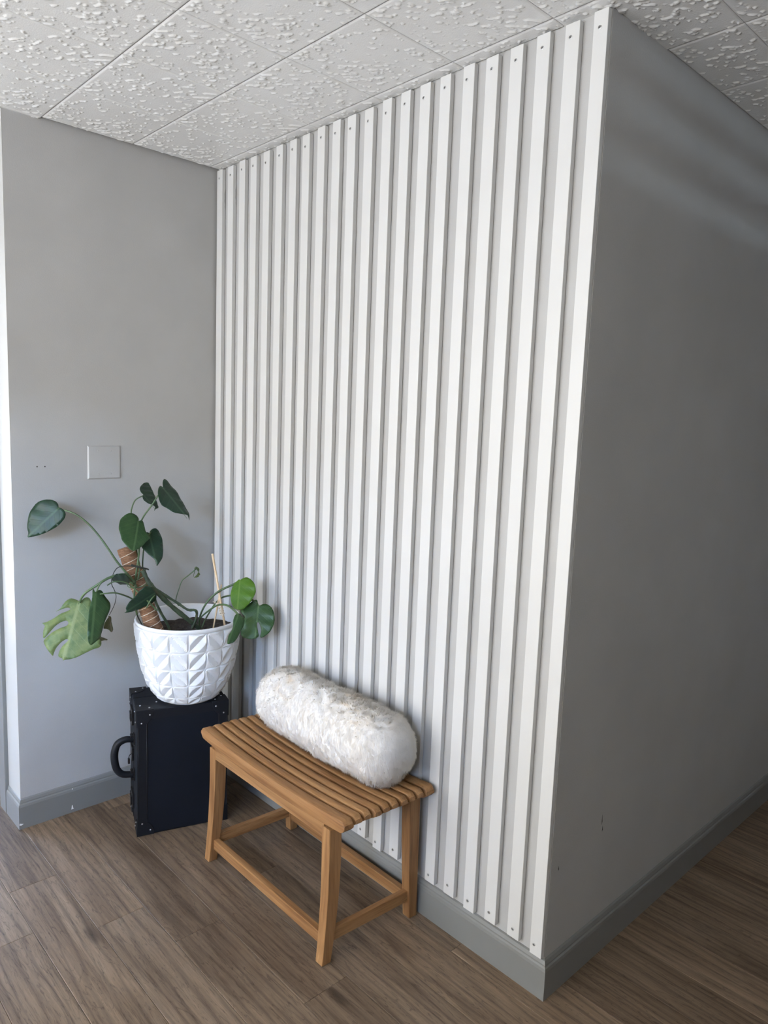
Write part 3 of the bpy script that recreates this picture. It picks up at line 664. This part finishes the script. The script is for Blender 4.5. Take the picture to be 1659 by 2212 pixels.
def pillow_pt(t_, a):
    """t_ in 0..1 along the surface profile, a around"""
    ln = (PC1 - PC0).length; rr = .080
    # profile: cap centre -> rounded shoulder -> tube -> shoulder -> cap centre
    segs = [PR - rr, math.pi / 2 * rr, ln - 2 * rr, math.pi / 2 * rr, PR - rr]
    s = t_ * sum(segs)
    if s < segs[0]: x, r = 0, s
    elif s < segs[0] + segs[1]:
        q = (s - segs[0]) / rr; x, r = rr * (1 - math.cos(q)), PR - rr + rr * math.sin(q)
    elif s < sum(segs[:3]): x, r = rr + s - segs[0] - segs[1], PR
    elif s < sum(segs[:4]):
        q = (s - sum(segs[:3])) / rr; x, r = ln - rr + rr * math.sin(q), PR - rr + rr * math.cos(q)
    else: x, r = ln, sum(segs) - s
    bulge = .014 * (r / PR) ** 2
    x += -bulge * 0 if 0 < x < ln else 0
    cap = .016 * (1 - (r / PR) ** 2)
    if x < rr: x -= cap * (1 - x / rr)
    if x > ln - rr: x += cap * (1 - (ln - x) / rr)
    p = Vector((x, math.cos(a) * r, math.sin(a) * r))
    q = PC0 + Vector((p.x, p.y, p.z))
    n1 = noise.noise(Vector((q.x * 7, q.y * 7, q.z * 7 + 3)))
    n2 = noise.noise(Vector((q.x * 19 + 5, q.y * 19, q.z * 19)))
    n3 = noise.noise(Vector((q.x * 42 + 5, q.y * 42, q.z * 42)))
    n4 = abs(noise.noise(Vector((q.x * 13 + 9, q.y * 9, q.z * 9))))
    d = 1 + (.060 * n1 + .045 * n2 + .028 * n3 - .022 * max(0, .16 - n4) / .16) * min(1, r / .05)
    y, z = p.y * d, p.z * d
    z = max(z, seat_z(q.x - BX) + .0015 + .002 * abs(n2) - PC0.z)               # settles on the slats
    y = min(y, .1085)                                                          # leans on the battens
    return PC0 + Vector((p.x, y, z))
NTs, NA = 110, 96
pv = [pillow_pt(min(max(i / NTs, .002), .998), 2 * math.pi * k / NA) for i in range(NTs + 1) for k in range(NA)]
m = MB()
m.add(pv, [(i * NA + k, i * NA + (k + 1) % NA, (i + 1) * NA + (k + 1) % NA, (i + 1) * NA + k) for i in range(NTs) for k in range(NA)] + [tuple(range(NA)), tuple(NTs * NA + k for k in range(NA))], 0, True)
pillow = m.build('bolster_pillow', M['fur_back'])
tag(pillow, 'fluffy cream fur bolster pillow lying on the bench', 'pillow')
def fur():
    me = pillow.data
    nv = len(me.vertices); co = np.empty(nv * 3); me.vertices.foreach_get('co', co); co = co.reshape(-1, 3)
    no = np.empty(nv * 3); me.vertices.foreach_get('normal', no); no = no.reshape(-1, 3)
    rs = np.random.RandomState(3)
    P4 = co.reshape(NTs + 1, NA, 3); N4 = no.reshape(NTs + 1, NA, 3)
    A = np.linalg.norm(np.cross(P4[1:] - P4[:-1], np.roll(P4, -1, 1)[:-1] - P4[:-1]), axis=2).ravel()
    nb = 120000
    idx = rs.choice(len(A), nb, p=A / A.sum()); ii, kk = idx // NA, idx % NA
    u, v = rs.rand(nb, 1), rs.rand(nb, 1); k2 = (kk + 1) % NA
    lerp = lambda Q: (Q[ii, kk] * (1 - u) + Q[ii + 1, kk] * u) * (1 - v) + (Q[ii, k2] * (1 - u) + Q[ii + 1, k2] * u) * v
    p, n = lerp(P4), lerp(N4); n /= np.linalg.norm(n, axis=1, keepdims=True)
    # combed direction varies slowly; the pile gathers in small tufts
    f1 = np.sin(p[:, 0:1] * 21 + 2 * np.sin(p[:, 2:3] * 31)) + .8 * np.sin(p[:, 1:2] * 37 + p[:, 0:1] * 13)
    ang = f1 * .55
    ax = np.array([[1.0, 0, 0]]); t1 = np.cross(n, ax); t1 /= np.linalg.norm(t1, axis=1, keepdims=True) + 1e-6; t2 = np.cross(n, t1)
    down = np.array([[0, 0, -1.0]]); dn = down - n * (n @ down.T)
    cell = .014
    warp = .004 * np.stack([np.sin(p[:, 1] * 190 + p[:, 2] * 80), np.sin(p[:, 0] * 170 + p[:, 2] * 60), np.sin(p[:, 0] * 150 + p[:, 1] * 90)], 1)
    ci = np.floor((p + warp) / cell).astype(np.int64)
    hsh = (ci[:, 0] * 73856093 ^ ci[:, 1] * 19349663 ^ ci[:, 2] * 83492791) % 4096
    tuft = rs.randn(4096, 3)[hsh]; tlen = rs.rand(4096, 1)[hsh]
    cen = (ci + .5) * cell
    fl = t1 * np.sin(ang) * .35 + np.array([[.35, 0, 0]]) + dn * .9 + tuft * .22 + rs.randn(nb, 3) * .20
    d = n * (.16 + .22 * rs.rand(nb, 1)) + fl * .8; d /= np.linalg.norm(d, axis=1, keepdims=True)
    ln = .008 + .005 * tlen + .004 * rs.rand(nb, 1)
    w = np.cross(d, n + rs.randn(nb, 3) * .1); w /= np.linalg.norm(w, axis=1, keepdims=True) + 1e-6; w *= .00055
    pull = cen - p; pull -= n * np.sum(pull * n, axis=1, keepdims=True)
    tip = p + d * ln - n * ln * .10 + pull * .22
    tip[:, 1] = np.minimum(tip[:, 1], -.0178); 
    tip[:, 2] = np.maximum(tip[:, 2], .4315 + .018 * (np.abs(tip[:, 0] - BX) / .38) ** 2)
    flip = (np.sum(np.cross(2 * w, tip - p) * n, axis=1) < 0)[:, None]
    w = np.where(flip, -w, w)
    V = np.stack([p - w, p + w, tip], 1).reshape(-1, 3)
    me2 = bpy.data.meshes.new('fur')
    me2.vertices.add(nb * 3); me2.vertices.foreach_set('co', V.ravel())
    me2.loops.add(nb * 3); me2.loops.foreach_set('vertex_index', np.arange(nb * 3))
    me2.polygons.add(nb); me2.polygons.foreach_set('loop_start', np.arange(0, nb * 3, 3)); me2.polygons.foreach_set('loop_total', np.full(nb, 3))
    me2.update(); me2.validate()
    me2.materials.append(M['fur'])
    # shade every hair like the skin below it
    try:
        me2.normals_split_custom_set_from_vertices(np.repeat(n + tuft * .075 + rs.randn(nb, 3) * .03, 3, axis=0).tolist())
    except Exception as ex: print('fur normals', ex)
    o = link('fur', me2, pillow); o['kind'] = 'stuff'
fur()

# ------------------------------------------------------------------ suitcase
t = NT('black_vulcanised_board', 0.55, spec=0.22)
nn = t.noise(t.co(), 420, 3)
t.color(t.ramp(t.noise(t.co(), 6, 4), [(0.3, (0.0040, 0.0060, 0.0098)), (0.7, (0.0060, 0.0085, 0.0136))])); t.bump(nn, 0.25, 0.0006)
M['case'] = t.mat
t = NT('black_leather', 0.5, (0.006, 0.0075, 0.0105), spec=0.28); t.bump(t.noise(t.co(), 260, 3), 0.35, 0.0008); M['leather'] = t.mat
M['blackmetal'] = NT('blackened_metal', 0.35, (0.03, 0.03, 0.032), metal=0.7).mat
M['rivet'] = NT('dull_rivet', 0.3, (0.45, 0.46, 0.48), metal=0.9).mat
CW, CD, CH = .318, .228, .466
case = empty('suitcase', (.318, -.494, 0), math.atan2(.9485, .317))
tag(case, 'black hard suitcase standing on end under the white pot', 'suitcase')
m = MB(); m.box((0, 0, .001), (CW, CD * .56, CH), bev=.006); m.build('body', M['case'], case)
m = MB(); m.box((0, CD * .56 + .002, .001), (CW, CD, CH), bev=.006); m.build('lid', M['case'], case)
m = MB(); m.box((.003, CD * .56 - .004, .004), (CW - .003, CD * .56 + .006, CH - .003)); m.build('seam_band', M['blackmetal'], case)
def edge_binding(x0, x1):
    m = MB(); m.box((x0, -.0014, .03), (x1, .001, CH - .03), bev=.0006); o = m.build('edge_binding', M['leather'], case)
    for xx in (x0 + .0035, x1 - .0035):
        q = MB(); q.tube([(xx, -.0016, .032), (xx, -.0016, CH - .032)], .0007, 5); q.build('stitching', M['blackmetal'], o)
edge_binding(.0005, .036); edge_binding(CW - .036, CW - .0005)
m = MB(); m.box((.03, -.0014, CH - .033), (CW - .03, .001, CH - .0005), bev=.0006); m.build('edge_binding', M['leather'], case)
def rivet(p, nrm, parent):
    p = Vector(p); nrm = Vector(nrm); m = MB()
    m.tube([p - nrm * .0005, p + nrm * .0010, p + nrm * .0020, p + nrm * .0024], [.0031, .0031, .0020, .0008], 10); return m.build('rivet', M['rivet'], parent)
def corner_cap(cx, cy, cz, R=.058):
    """rounded leather cap wrapped over one corner: three quarter-round plates"""
    sx = 1 if cx < CW / 2 else -1; sy = 1 if cy < CD / 2 else -1; sz = 1 if cz < CH / 2 else -1
    th = .0026; m = MB()
    arc = [(R * math.cos(a), R * math.sin(a)) for a in [math.pi / 2 * k / 8 for k in range(9)]]
    corner = Vector((cx, cy, cz))
    def plate(e1, e2, en):
        out = []
        for h in (-.001, th):
            out += [corner + e1 * (-th if h > 0 else 0) + e2 * (-th if h > 0 else 0) - en * h] + [corner + e1 * a + e2 * b - en * h for a, b in arc]
        n = 10
        m.add(out, [tuple(range(n)), tuple(range(n, 2 * n))] + [(i, (i + 1) % n, (i + 1) % n + n, i + n) for i in range(n)])
    ex, ey, ez = Vector((sx, 0, 0)), Vector((0, sy, 0)), Vector((0, 0, sz))
    plate(ex, ez, ey); plate(ex, ey, ez); plate(ey, ez, ex)
    o = m.build('corner_cap', M['leather'], case)
    b = o.modifiers.new('bevel', 'BEVEL'); b.width = .0008; b.segments = 2; b.limit_method = 'ANGLE'
    for e1, e2, en in ((ex, ez, ey), (ex, ey, ez), (ey, ez, ex)):
        for a, bb in ((.044, .016), (.016, .044)):
            rivet(corner + e1 * a + e2 * bb - en * th, -en, o)
for cx in (0, CW):
    for cy in (0, CD):
        for cz in (.0035, CH): corner_cap(cx, cy, cz)
# handle on the narrow side that faces the room
hy = CD * .36
hp = curve_pts([(-.004, hy, .330), (-.030, hy, .334), (-.056, hy, .322), (-.067, hy, .294), (-.068, hy, .262), (-.060, hy, .226), (-.040, hy, .204), (-.004, hy, .198)], 6)
m = MB(); m.tube(hp, [.0105 + .0028 * math.sin(math.pi * i / (len(hp) - 1)) for i in range(len(hp))], 14)
hnd = m.build('handle', M['leather'], case)
for z in (.332, .198):
    m = MB(); m.box((-.014, hy - .012, z - .017), (.0005, hy + .012, z - .009), bev=.001); m.box((-.014, hy - .012, z + .009), (.0005, hy + .012, z + .017), bev=.001)
    m.box((-.004, hy - .014, z - .020), (.0005, hy + .014, z + .020), bev=.001)
    m.tube([(-.009, hy - .002, z - .019), (-.009, hy - .002, z + .019)], .003, 8)
    m.build('handle_mount', M['blackmetal'], hnd)
for z in (.405, .085):
    m = MB(); m.box((-.007, CD * .42, z - .028), (.0005, CD * .70, z + .028), bev=.0015); m.box((-.012, CD * .46, z - .016), (-.005, CD * .60, z + .014), bev=.001)
    m.build('latch', M['blackmetal'], case)
m = MB(); m.box((-.006, CD * .48, .235), (.0005, CD * .66, .285), bev=.0015); lk = m.build('lock_plate', M['blackmetal'], case)
m = MB(); m.box((-.021, CD * .42, .232), (-.014, CD * .42 + .012, .252), bev=.0015)
m.tube(curve_pts([(-.0175, CD * .42 + .002, .250), (-.0175, CD * .42 + .002, .260), (-.012, CD * .42 + .008, .265), (-.004, CD * .5, .262)], 5), .0014, 8)
m.build('padlock', M['blackmetal'], case)
m = MB()
for x in (.075, .300):
    rivet((x, CD * .30, CH), (0, 0, 1), case)

# ------------------------------------------------------------------ white faceted pot
PX, PY, PZ0, PZ1 = .2848, -.2797, .4668, .7663
pot = empty('plant_pot', (PX, PY, PZ0))
tag(pot, 'white planter pot with faceted leaf relief on the suitcase', 'pot')
RAD = [(0, .100), (.004, .107), (.012, .1175), (.03, .1300), (.057, .1450), (.09, .1570), (.125, .1660), (.165, .1735), (.202, .1790), (.25, .1845), (.2995, .1880)]
def pot_r(z):
    for (a, r0), (b, r1) in zip(RAD, RAD[1:]):
        if z <= b: return r0 + (r1 - r0) * (z - a) / (b - a)
    return RAD[-1][1]
NC, RES, PH = 18, 14, PZ1 - PZ0
rows = [0.004, .036, .088, .150, .216, .284]
A0 = math.atan2(-1.2683, 2.3547)
m = MB(); vs = []; zz = [(0.0, None)]
NZ = (len(rows) - 1) * RES
ncol = NC * RES
def relief(s, t_):
    """one cell: a pointed leaf along the diagonal with a crease, hollow corners"""
    l = (s + t_) / 2; d = s - t_
    wl = .46 * math.sin(math.pi * min(1, max(0, l))) ** .75 + 1e-4
    if abs(d) < wl: return abs(d) / wl * min(1, wl / .25)
    return max(0.0, 1 - (abs(d) - wl) / max(1 - wl, .05)) * min(1, wl / .25)
zlist = []
for r_ in range(len(rows) - 1):
    for i in range(RES): zlist.append((rows[r_] + (rows[r_ + 1] - rows[r_]) * i / RES, r_, i / RES))
zlist.append((rows[-1], len(rows) - 2, 1.0))
grid = []
for z, r_, tt in zlist:
    for c_ in range(ncol):
        cell, s = divmod(c_, RES); s = s / RES
        cw = 2 * math.pi * pot_r(z) / NC; chh = rows[r_ + 1] - rows[r_]
        ss = s if cell % 2 == 0 else 1 - s
        h = relief(ss, tt) * min(cw, chh) * .135
        edge = min(s, 1 - s, tt, 1 - tt)
        if edge < 1e-6: h = 0.0
        a = A0 + 2 * math.pi * c_ / ncol
        r = pot_r(z) - .004 + h
        grid.append((r * math.cos(a), r * math.sin(a), z))
nr = len(zlist)
m.add(grid, [(i * ncol + k, i * ncol + (k + 1) % ncol, (i + 1) * ncol + (k + 1) % ncol, (i + 1) * ncol + k) for i in range(nr - 1) for k in range(ncol)])
NS = 96
def ring(r, z): return [(r * math.cos(2 * math.pi * k / NS), r * math.sin(2 * math.pi * k / NS), z) for k in range(NS)]
prof = [(pot_r(.284) - .005, .2835), (.1868, .2850), (.1876, .2930), (.1868, .2985), (.1840, .2995), (.1808, .2985), (.1795, .2940), (.172, .20), (.150, .10), (.10, .02)]
vs = []
for r, z in prof: vs += ring(r, z)
m.add(vs, [(i * NS + k, i * NS + (k + 1) % NS, (i + 1) * NS + (k + 1) % NS, (i + 1) * NS + k) for i in range(len(prof) - 1) for k in range(NS)], 0, True)
m.add(ring(.099, .0042) + ring(.097, 0.0), [(k, (k + 1) % NS, (k + 1) % NS + NS, k + NS) for k in range(NS)] + [tuple(range(NS, 2 * NS))])
t = NT('white_glazed_resin', 0.33, (0.69, 0.70, 0.705)); t.bump(t.noise(t.co(), 90, 2), 0.03, 0.001); M['pot'] = t.mat
body = m.build('pot_body', M['pot'], pot)
# soil
t = NT('dark_potting_soil', 0.95); t.color(t.ramp(t.noise(t.co(), 70, 5, 0.7), [(0.35, (0.010, 0.008, 0.007)), (0.6, (0.045, 0.036, 0.030)), (0.75, (0.16, 0.14, 0.125))])); t.bump(t.noise(t.co(), 130, 4), 0.8, 0.006); M['soil'] = t.mat
m = MB(); vs = [(0, 0, .246)]; fs = []
for i in range(1, 19):
    for k in range(64):
        a = 2 * math.pi * k / 64; r = .1755 * i / 18
        p = Vector((r * math.cos(a), r * math.sin(a), 0))
        vs.append((p.x, p.y, .243 + .010 * noise.noise(p * 22) + .007 * noise.noise(p * 60 + Vector((3, 1, 0)))))
for k in range(64): fs.append((0, 1 + k, 1 + (k + 1) % 64))
for i in range(17):
    for k in range(64): fs.append((1 + i * 64 + k, 1 + i * 64 + (k + 1) % 64, 1 + (i + 1) * 64 + (k + 1) % 64, 1 + (i + 1) * 64 + k))
m.add(vs, fs, 0, True); so = m.build('potting_soil', M['soil'], pot); so['kind'] = 'stuff'

# ------------------------------------------------------------------ the plant
def mat_leaf(name, c0, c1, cv, trans, rough=0.36):
    t = NT(name, rough, spec=0.3)
    uv = t.new('ShaderNodeUVMap'); uv.uv_map = 'leaf'
    sep = t.new('ShaderNodeSeparateXYZ'); t.l.new(uv.outputs[0], sep.inputs[0])
    ab = t.math('ABSOLUTE', sep.outputs[1])
    ph = t.math('SUBTRACT', sep.outputs[0], t.math('MULTIPLY', ab, 0.75))
    sn = t.math('ABSOLUTE', t.math('SINE', t.math('MULTIPLY', ph, 21.0)))
    vein = t.ramp(sn, [(0.0, g(1)), (0.10, g(0.35)), (0.3, g(0))])
    mid = t.ramp(ab, [(0.0, g(1)), (0.018, g(0.8)), (0.035, g(0))])
    blot = t.noise(t.co('Object', (1, 1, 1)), 28, 4, 0.6)
    b = t.ramp(blot, [(0.3, c0), (0.7, c1)])
    vm = t.math('MULTIPLY', vein, 0.28)
    col = t.mix(t.mix(b, cv, vm), cv, t.math('MULTIPLY', mid, 0.75))
    t.color(col)
    t.bump(t.math('ADD', t.math('MULTIPLY', vein, -0.6), t.math('MULTIPLY', blot, 0.5)), 0.25, 0.0015)
    tl = t.new('ShaderNodeBsdfTranslucent'); t.l.new(col, tl.inputs[0])
    mx = t.new('ShaderNodeMixShader'); mx.inputs[0].default_value = trans
    t.l.new(t.b.outputs[0], mx.inputs[1]); t.l.new(tl.outputs[0], mx.inputs[2]); t.l.new(mx.outputs[0], t.n['Material Output'].inputs['Surface'])
    return t.mat
LM = {'dark': mat_leaf('dark_green_leaf', (0.012, 0.034, 0.022), (0.022, 0.055, 0.030), (0.050, 0.098, 0.055), 0.10),
      'mid': mat_leaf('green_leaf', (0.022, 0.062, 0.022), (0.042, 0.095, 0.032), (0.095, 0.165, 0.070), 0.13),
      'pale': mat_leaf('fading_yellow_green_leaf', (0.080, 0.150, 0.060), (0.240, 0.290, 0.110), (0.300, 0.360, 0.170), 0.2, 0.42),
      'bright': mat_leaf('bright_green_leaf', (0.070, 0.170, 0.018), (0.105, 0.225, 0.026), (0.160, 0.290, 0.060), 0.3),
      'brown': mat_leaf('withering_leaf', (0.085, 0.110, 0.050), (0.150, 0.130, 0.080), (0.22, 0.16, 0.12), 0.2, 0.5)}
t = NT('green_stem', 0.45); t.color(t.ramp(t.noise(t.co(), 18, 3), [(0.3, (0.035, 0.070, 0.030)), (0.7, (0.085, 0.140, 0.060))])); M['stem'] = t.mat
t = NT('woody_green_vine', 0.55); t.color(t.ramp(t.noise(t.co(), 40, 4), [(0.3, (0.016, 0.028, 0.016)), (0.55, (0.045, 0.070, 0.035)), (0.75, (0.090, 0.075, 0.050))])); t.bump(t.noise(t.co(), 160, 3), .4, .002); M['vine'] = t.mat
M['root'] = NT('dark_aerial_root', 0.6, (0.012, 0.016, 0.012)).mat
plant = empty('monstera_plant', (PX, PY, PZ0 + .243))
tag(plant, 'monstera plant with split and heart-shaped leaves growing in the white pot', 'plant')
PO = plant.location.copy()
def inside(p, poly):
    c = False; n = len(poly)
    for i in range(n):
        (x1, y1), (x2, y2) = poly[i], poly[i - 1]
        if (y1 > p[1]) != (y2 > p[1]) and p[0] < (x2 - x1) * (p[1] - y1) / (y2 - y1) + x1: c = not c
    return c
def smooth_outline(ol, it=1):
    for _ in range(it):
        out = []
        for i in range(len(ol)):
            a, b = Vector(ol[i]), Vector(ol[(i + 1) % len(ol)])
            out += [tuple(a * .8 + b * .2), tuple(a * .2 + b * .8)]
        ol = out
    return ol
for (B, ex, nn, ln, cup, droop, tone, ol) in LEAVES:
    B, ex, nn = Vector(B), Vector(ex), Vector(nn); ey = nn.cross(ex)
    ol = smooth_outline(ol, 1)
    step = max(ln / 14, .006)
    pts = [Vector(p) for p in ol]; n0 = len(pts)
    xs_ = [p[0] for p in ol]; ys_ = [p[1] for p in ol]
    ix = int((max(xs_) - min(xs_)) / step) + 1; iy = int((max(ys_) - min(ys_)) / step) + 1
    for i in range(ix + 1):
        for j in range(-iy - 2, iy + 3):
            p = (min(xs_) + i * step, j * step)
            if inside(p, ol) and min((Vector(p) - q).length for q in pts[:n0]) > step * .45: pts.append(Vector(p))
    r = delaunay_2d_cdt(pts, [], [list(range(n0))], 1, 1e-6)
    V2, F = r[0], r[2]
    hw = max(max(ys_), -min(ys_), .01)
    def h(a, b):
        return -cup * (.10 * abs(b) ** 2 / hw) - droop * .16 * max(0, a) ** 2 / ln + .006 * math.sin(a / ln * 17 - abs(b) / hw * 2.2) * (abs(b) / hw) * .45 + .03 * abs(b) * .2
    me = bpy.data.meshes.new('leaf')
    me.from_pydata([B + ex * v.x + ey * v.y + nn * h(v.x, v.y) - PO for v in V2], [], F); me.update()
    uvl = me.uv_layers.new(name='leaf')
    for lp in me.loops:
        v = V2[lp.vertex_index]; uvl.data[lp.index].uv = (v.x / ln, v.y / ln)
    me.polygons.foreach_set('use_smooth', [True] * len(me.polygons)); me.materials.append(LM[tone])
    o = link('leaf', me, plant)
    sd = o.modifiers.new('thickness', 'SOLIDIFY'); sd.thickness = .0007; sd.offset = 0
    m = MB(); k = 12
    m.tube([B + ex * (ln * .93 * i / k) - nn * .0012 + nn * h(ln * .93 * i / k, 0) - PO for i in range(k + 1)], [.0019 * (1 - .75 * i / k) for i in range(k + 1)], 6)
    mr = m.build('midrib', M['stem'], o)
for nm, r, P in STEMS:
    m = MB(); cp = curve_pts([Vector(p) - PO for p in P], 5)
    k = len(cp) - 1
    if nm == 'vine': rad = [r * (1 + .18 * math.sin(i * 1.1) * (i % 3 == 0)) for i in range(k + 1)]
    elif nm == 'aerial_root': rad = [r * (1 - .5 * i / k) for i in range(k + 1)]
    else: rad = [r * (.85 + .35 * i / k) for i in range(k + 1)]
    m.tube(cp, rad, 8); m.build(nm, {'vine': M['vine'], 'aerial_root': M['root']}.get(nm, M['stem']), plant)

# coir moss pole wound with twine
t = NT('coir_fibre', 0.95)
t.color(t.ramp(t.noise(t.co('Object', (60, 60, 420)), 1.0, 4, 0.7), [(0.3, (0.120, 0.058, 0.028)), (0.55, (0.285, 0.150, 0.080)), (0.75, (0.420, 0.250, 0.150))]))
t.bump(t.noise(t.co('Object', (90, 90, 520)), 1.0, 4, 0.7), 0.9, 0.004); M['coir'] = t.mat
t = NT('natural_twine', 0.9); t.color(t.ramp(t.noise(t.co(), 300, 2), [(0.3, (0.55, 0.46, 0.35)), (0.7, (0.80, 0.72, 0.60))])); M['twine'] = t.mat
t = NT('bamboo', 0.5); t.color(t.ramp(t.noise(t.co('Object', (120, 120, 6)), 1, 3), [(0.3, (0.50, 0.35, 0.20)), (0.7, (0.72, 0.56, 0.37))])); M['bamboo'] = t.mat
M['tie'] = NT('green_plant_tie', 0.5, (0.05, 0.16, 0.06)).mat
pb, pt_ = Vector(POLE_BASE), Vector(POLE_TOP); ax = (pt_ - pb).normalized()
pole = empty('moss_pole', pb); tag(pole, 'leaning coir moss pole wrapped with twine in the white pot', 'plant support')
plen = (pt_ - pb).length; R0 = .0285
side = ax.cross(Vector((0, 1, 0))).normalized(); oth = ax.cross(side)
m = MB(); NK = 28; vs = []; NI = 40
for i in range(NI + 1):
    c0 = ax * (plen * i / NI)
    for k in range(NK):
        a = 2 * math.pi * k / NK
        d = side * math.cos(a) + oth * math.sin(a)
        rr = R0 * (1 + .07 * noise.noise(Vector((d.x * 2, d.y * 2, i * .35))) + .045 * noise.noise(Vector((d.x * 9, d.y * 9, i * 1.7))))
        vs.append(c0 + d * rr)
m.add(vs, [(i * NK + k, i * NK + (k + 1) % NK, (i + 1) * NK + (k + 1) % NK, (i + 1) * NK + k) for i in range(NI) for k in range(NK)] + [tuple(range(NK)), tuple(NI * NK + k for k in range(NK))], 0, True)
m.build('coir_core', M['coir'], pole)
m = MB(); sp = []
turns = 13
for i in range(turns * 20 + 1):
    q = i / (turns * 20); a = 2 * math.pi * i / 20
    sp.append(ax * (plen * (.03 + .94 * q + .006 * math.sin(i * .05))) + (side * math.cos(a) + oth * math.sin(a)) * (R0 * 1.035))
m.tube(sp, .0011, 5); m.build('twine', M['twine'], pole)
m = MB(); ring_ = [ax * (plen * .985) + (side * math.cos(a) + oth * math.sin(a)) * (R0 * .80) for a in [2 * math.pi * k / 24 for k in range(25)]]
m.tube(ring_, .0030, 6); m.build('pole_rim', M['chip'], pole)
# green ties holding the vine to the pole
for q, tilt in ((.60, .25), (.64, -.2)):
    m = MB(); m.tube([ax * (plen * (q + tilt * .12 * math.cos(a))) + (side * math.cos(a) + oth * math.sin(a)) * (R0 * 1.25) for a in [2 * math.pi * k / 24 for k in range(25)]], .0011, 5); m.build('plant_tie', M['tie'], pole)

def stake(name, AB, r, label):
    a, b = Vector(AB[0]), Vector(AB[1]); o = empty(name, b); tag(o, label, 'stake')
    m = MB(); m.tube([a - b, (a - b) * .995, (a - b) * .5, (0, 0, 0)], [r * .8, r, r, r * .9], 10); m.build('stick', M['bamboo'], o); return o
sa = stake('bamboo_stake', STAKE_A, .0042, 'tall thin bamboo stake leaning in the white pot')
sb = stake('bamboo_stake', STAKE_B, .0030, 'short thin bamboo stick crossing behind the tall stake')
ta, tb = Vector(STAKE_TIE[0]), Vector(STAKE_TIE[1])
m = MB(); sp = []
for i in range(9 * 14 + 1):
    a = 2 * math.pi * i / 14; q = i / (9 * 14)
    c0 = ta.lerp(tb, q) - sa.location
    sp.append(c0 + Vector((.0085 * math.cos(a), .0085 * math.sin(a), .0015 * math.sin(a * .5))))
m.tube(sp, .0012, 5)
lp = [ta - sa.location + Vector(v) for v in ((.004, -.006, 0), (-.008, -.014, .003), (-.016, -.018, .006), (-.014, -.012, .002), (-.002, -.008, -.003))]
m.tube(curve_pts(lp, 5), .0012, 5)
m.build('twine_tie', M['twine'], sa)
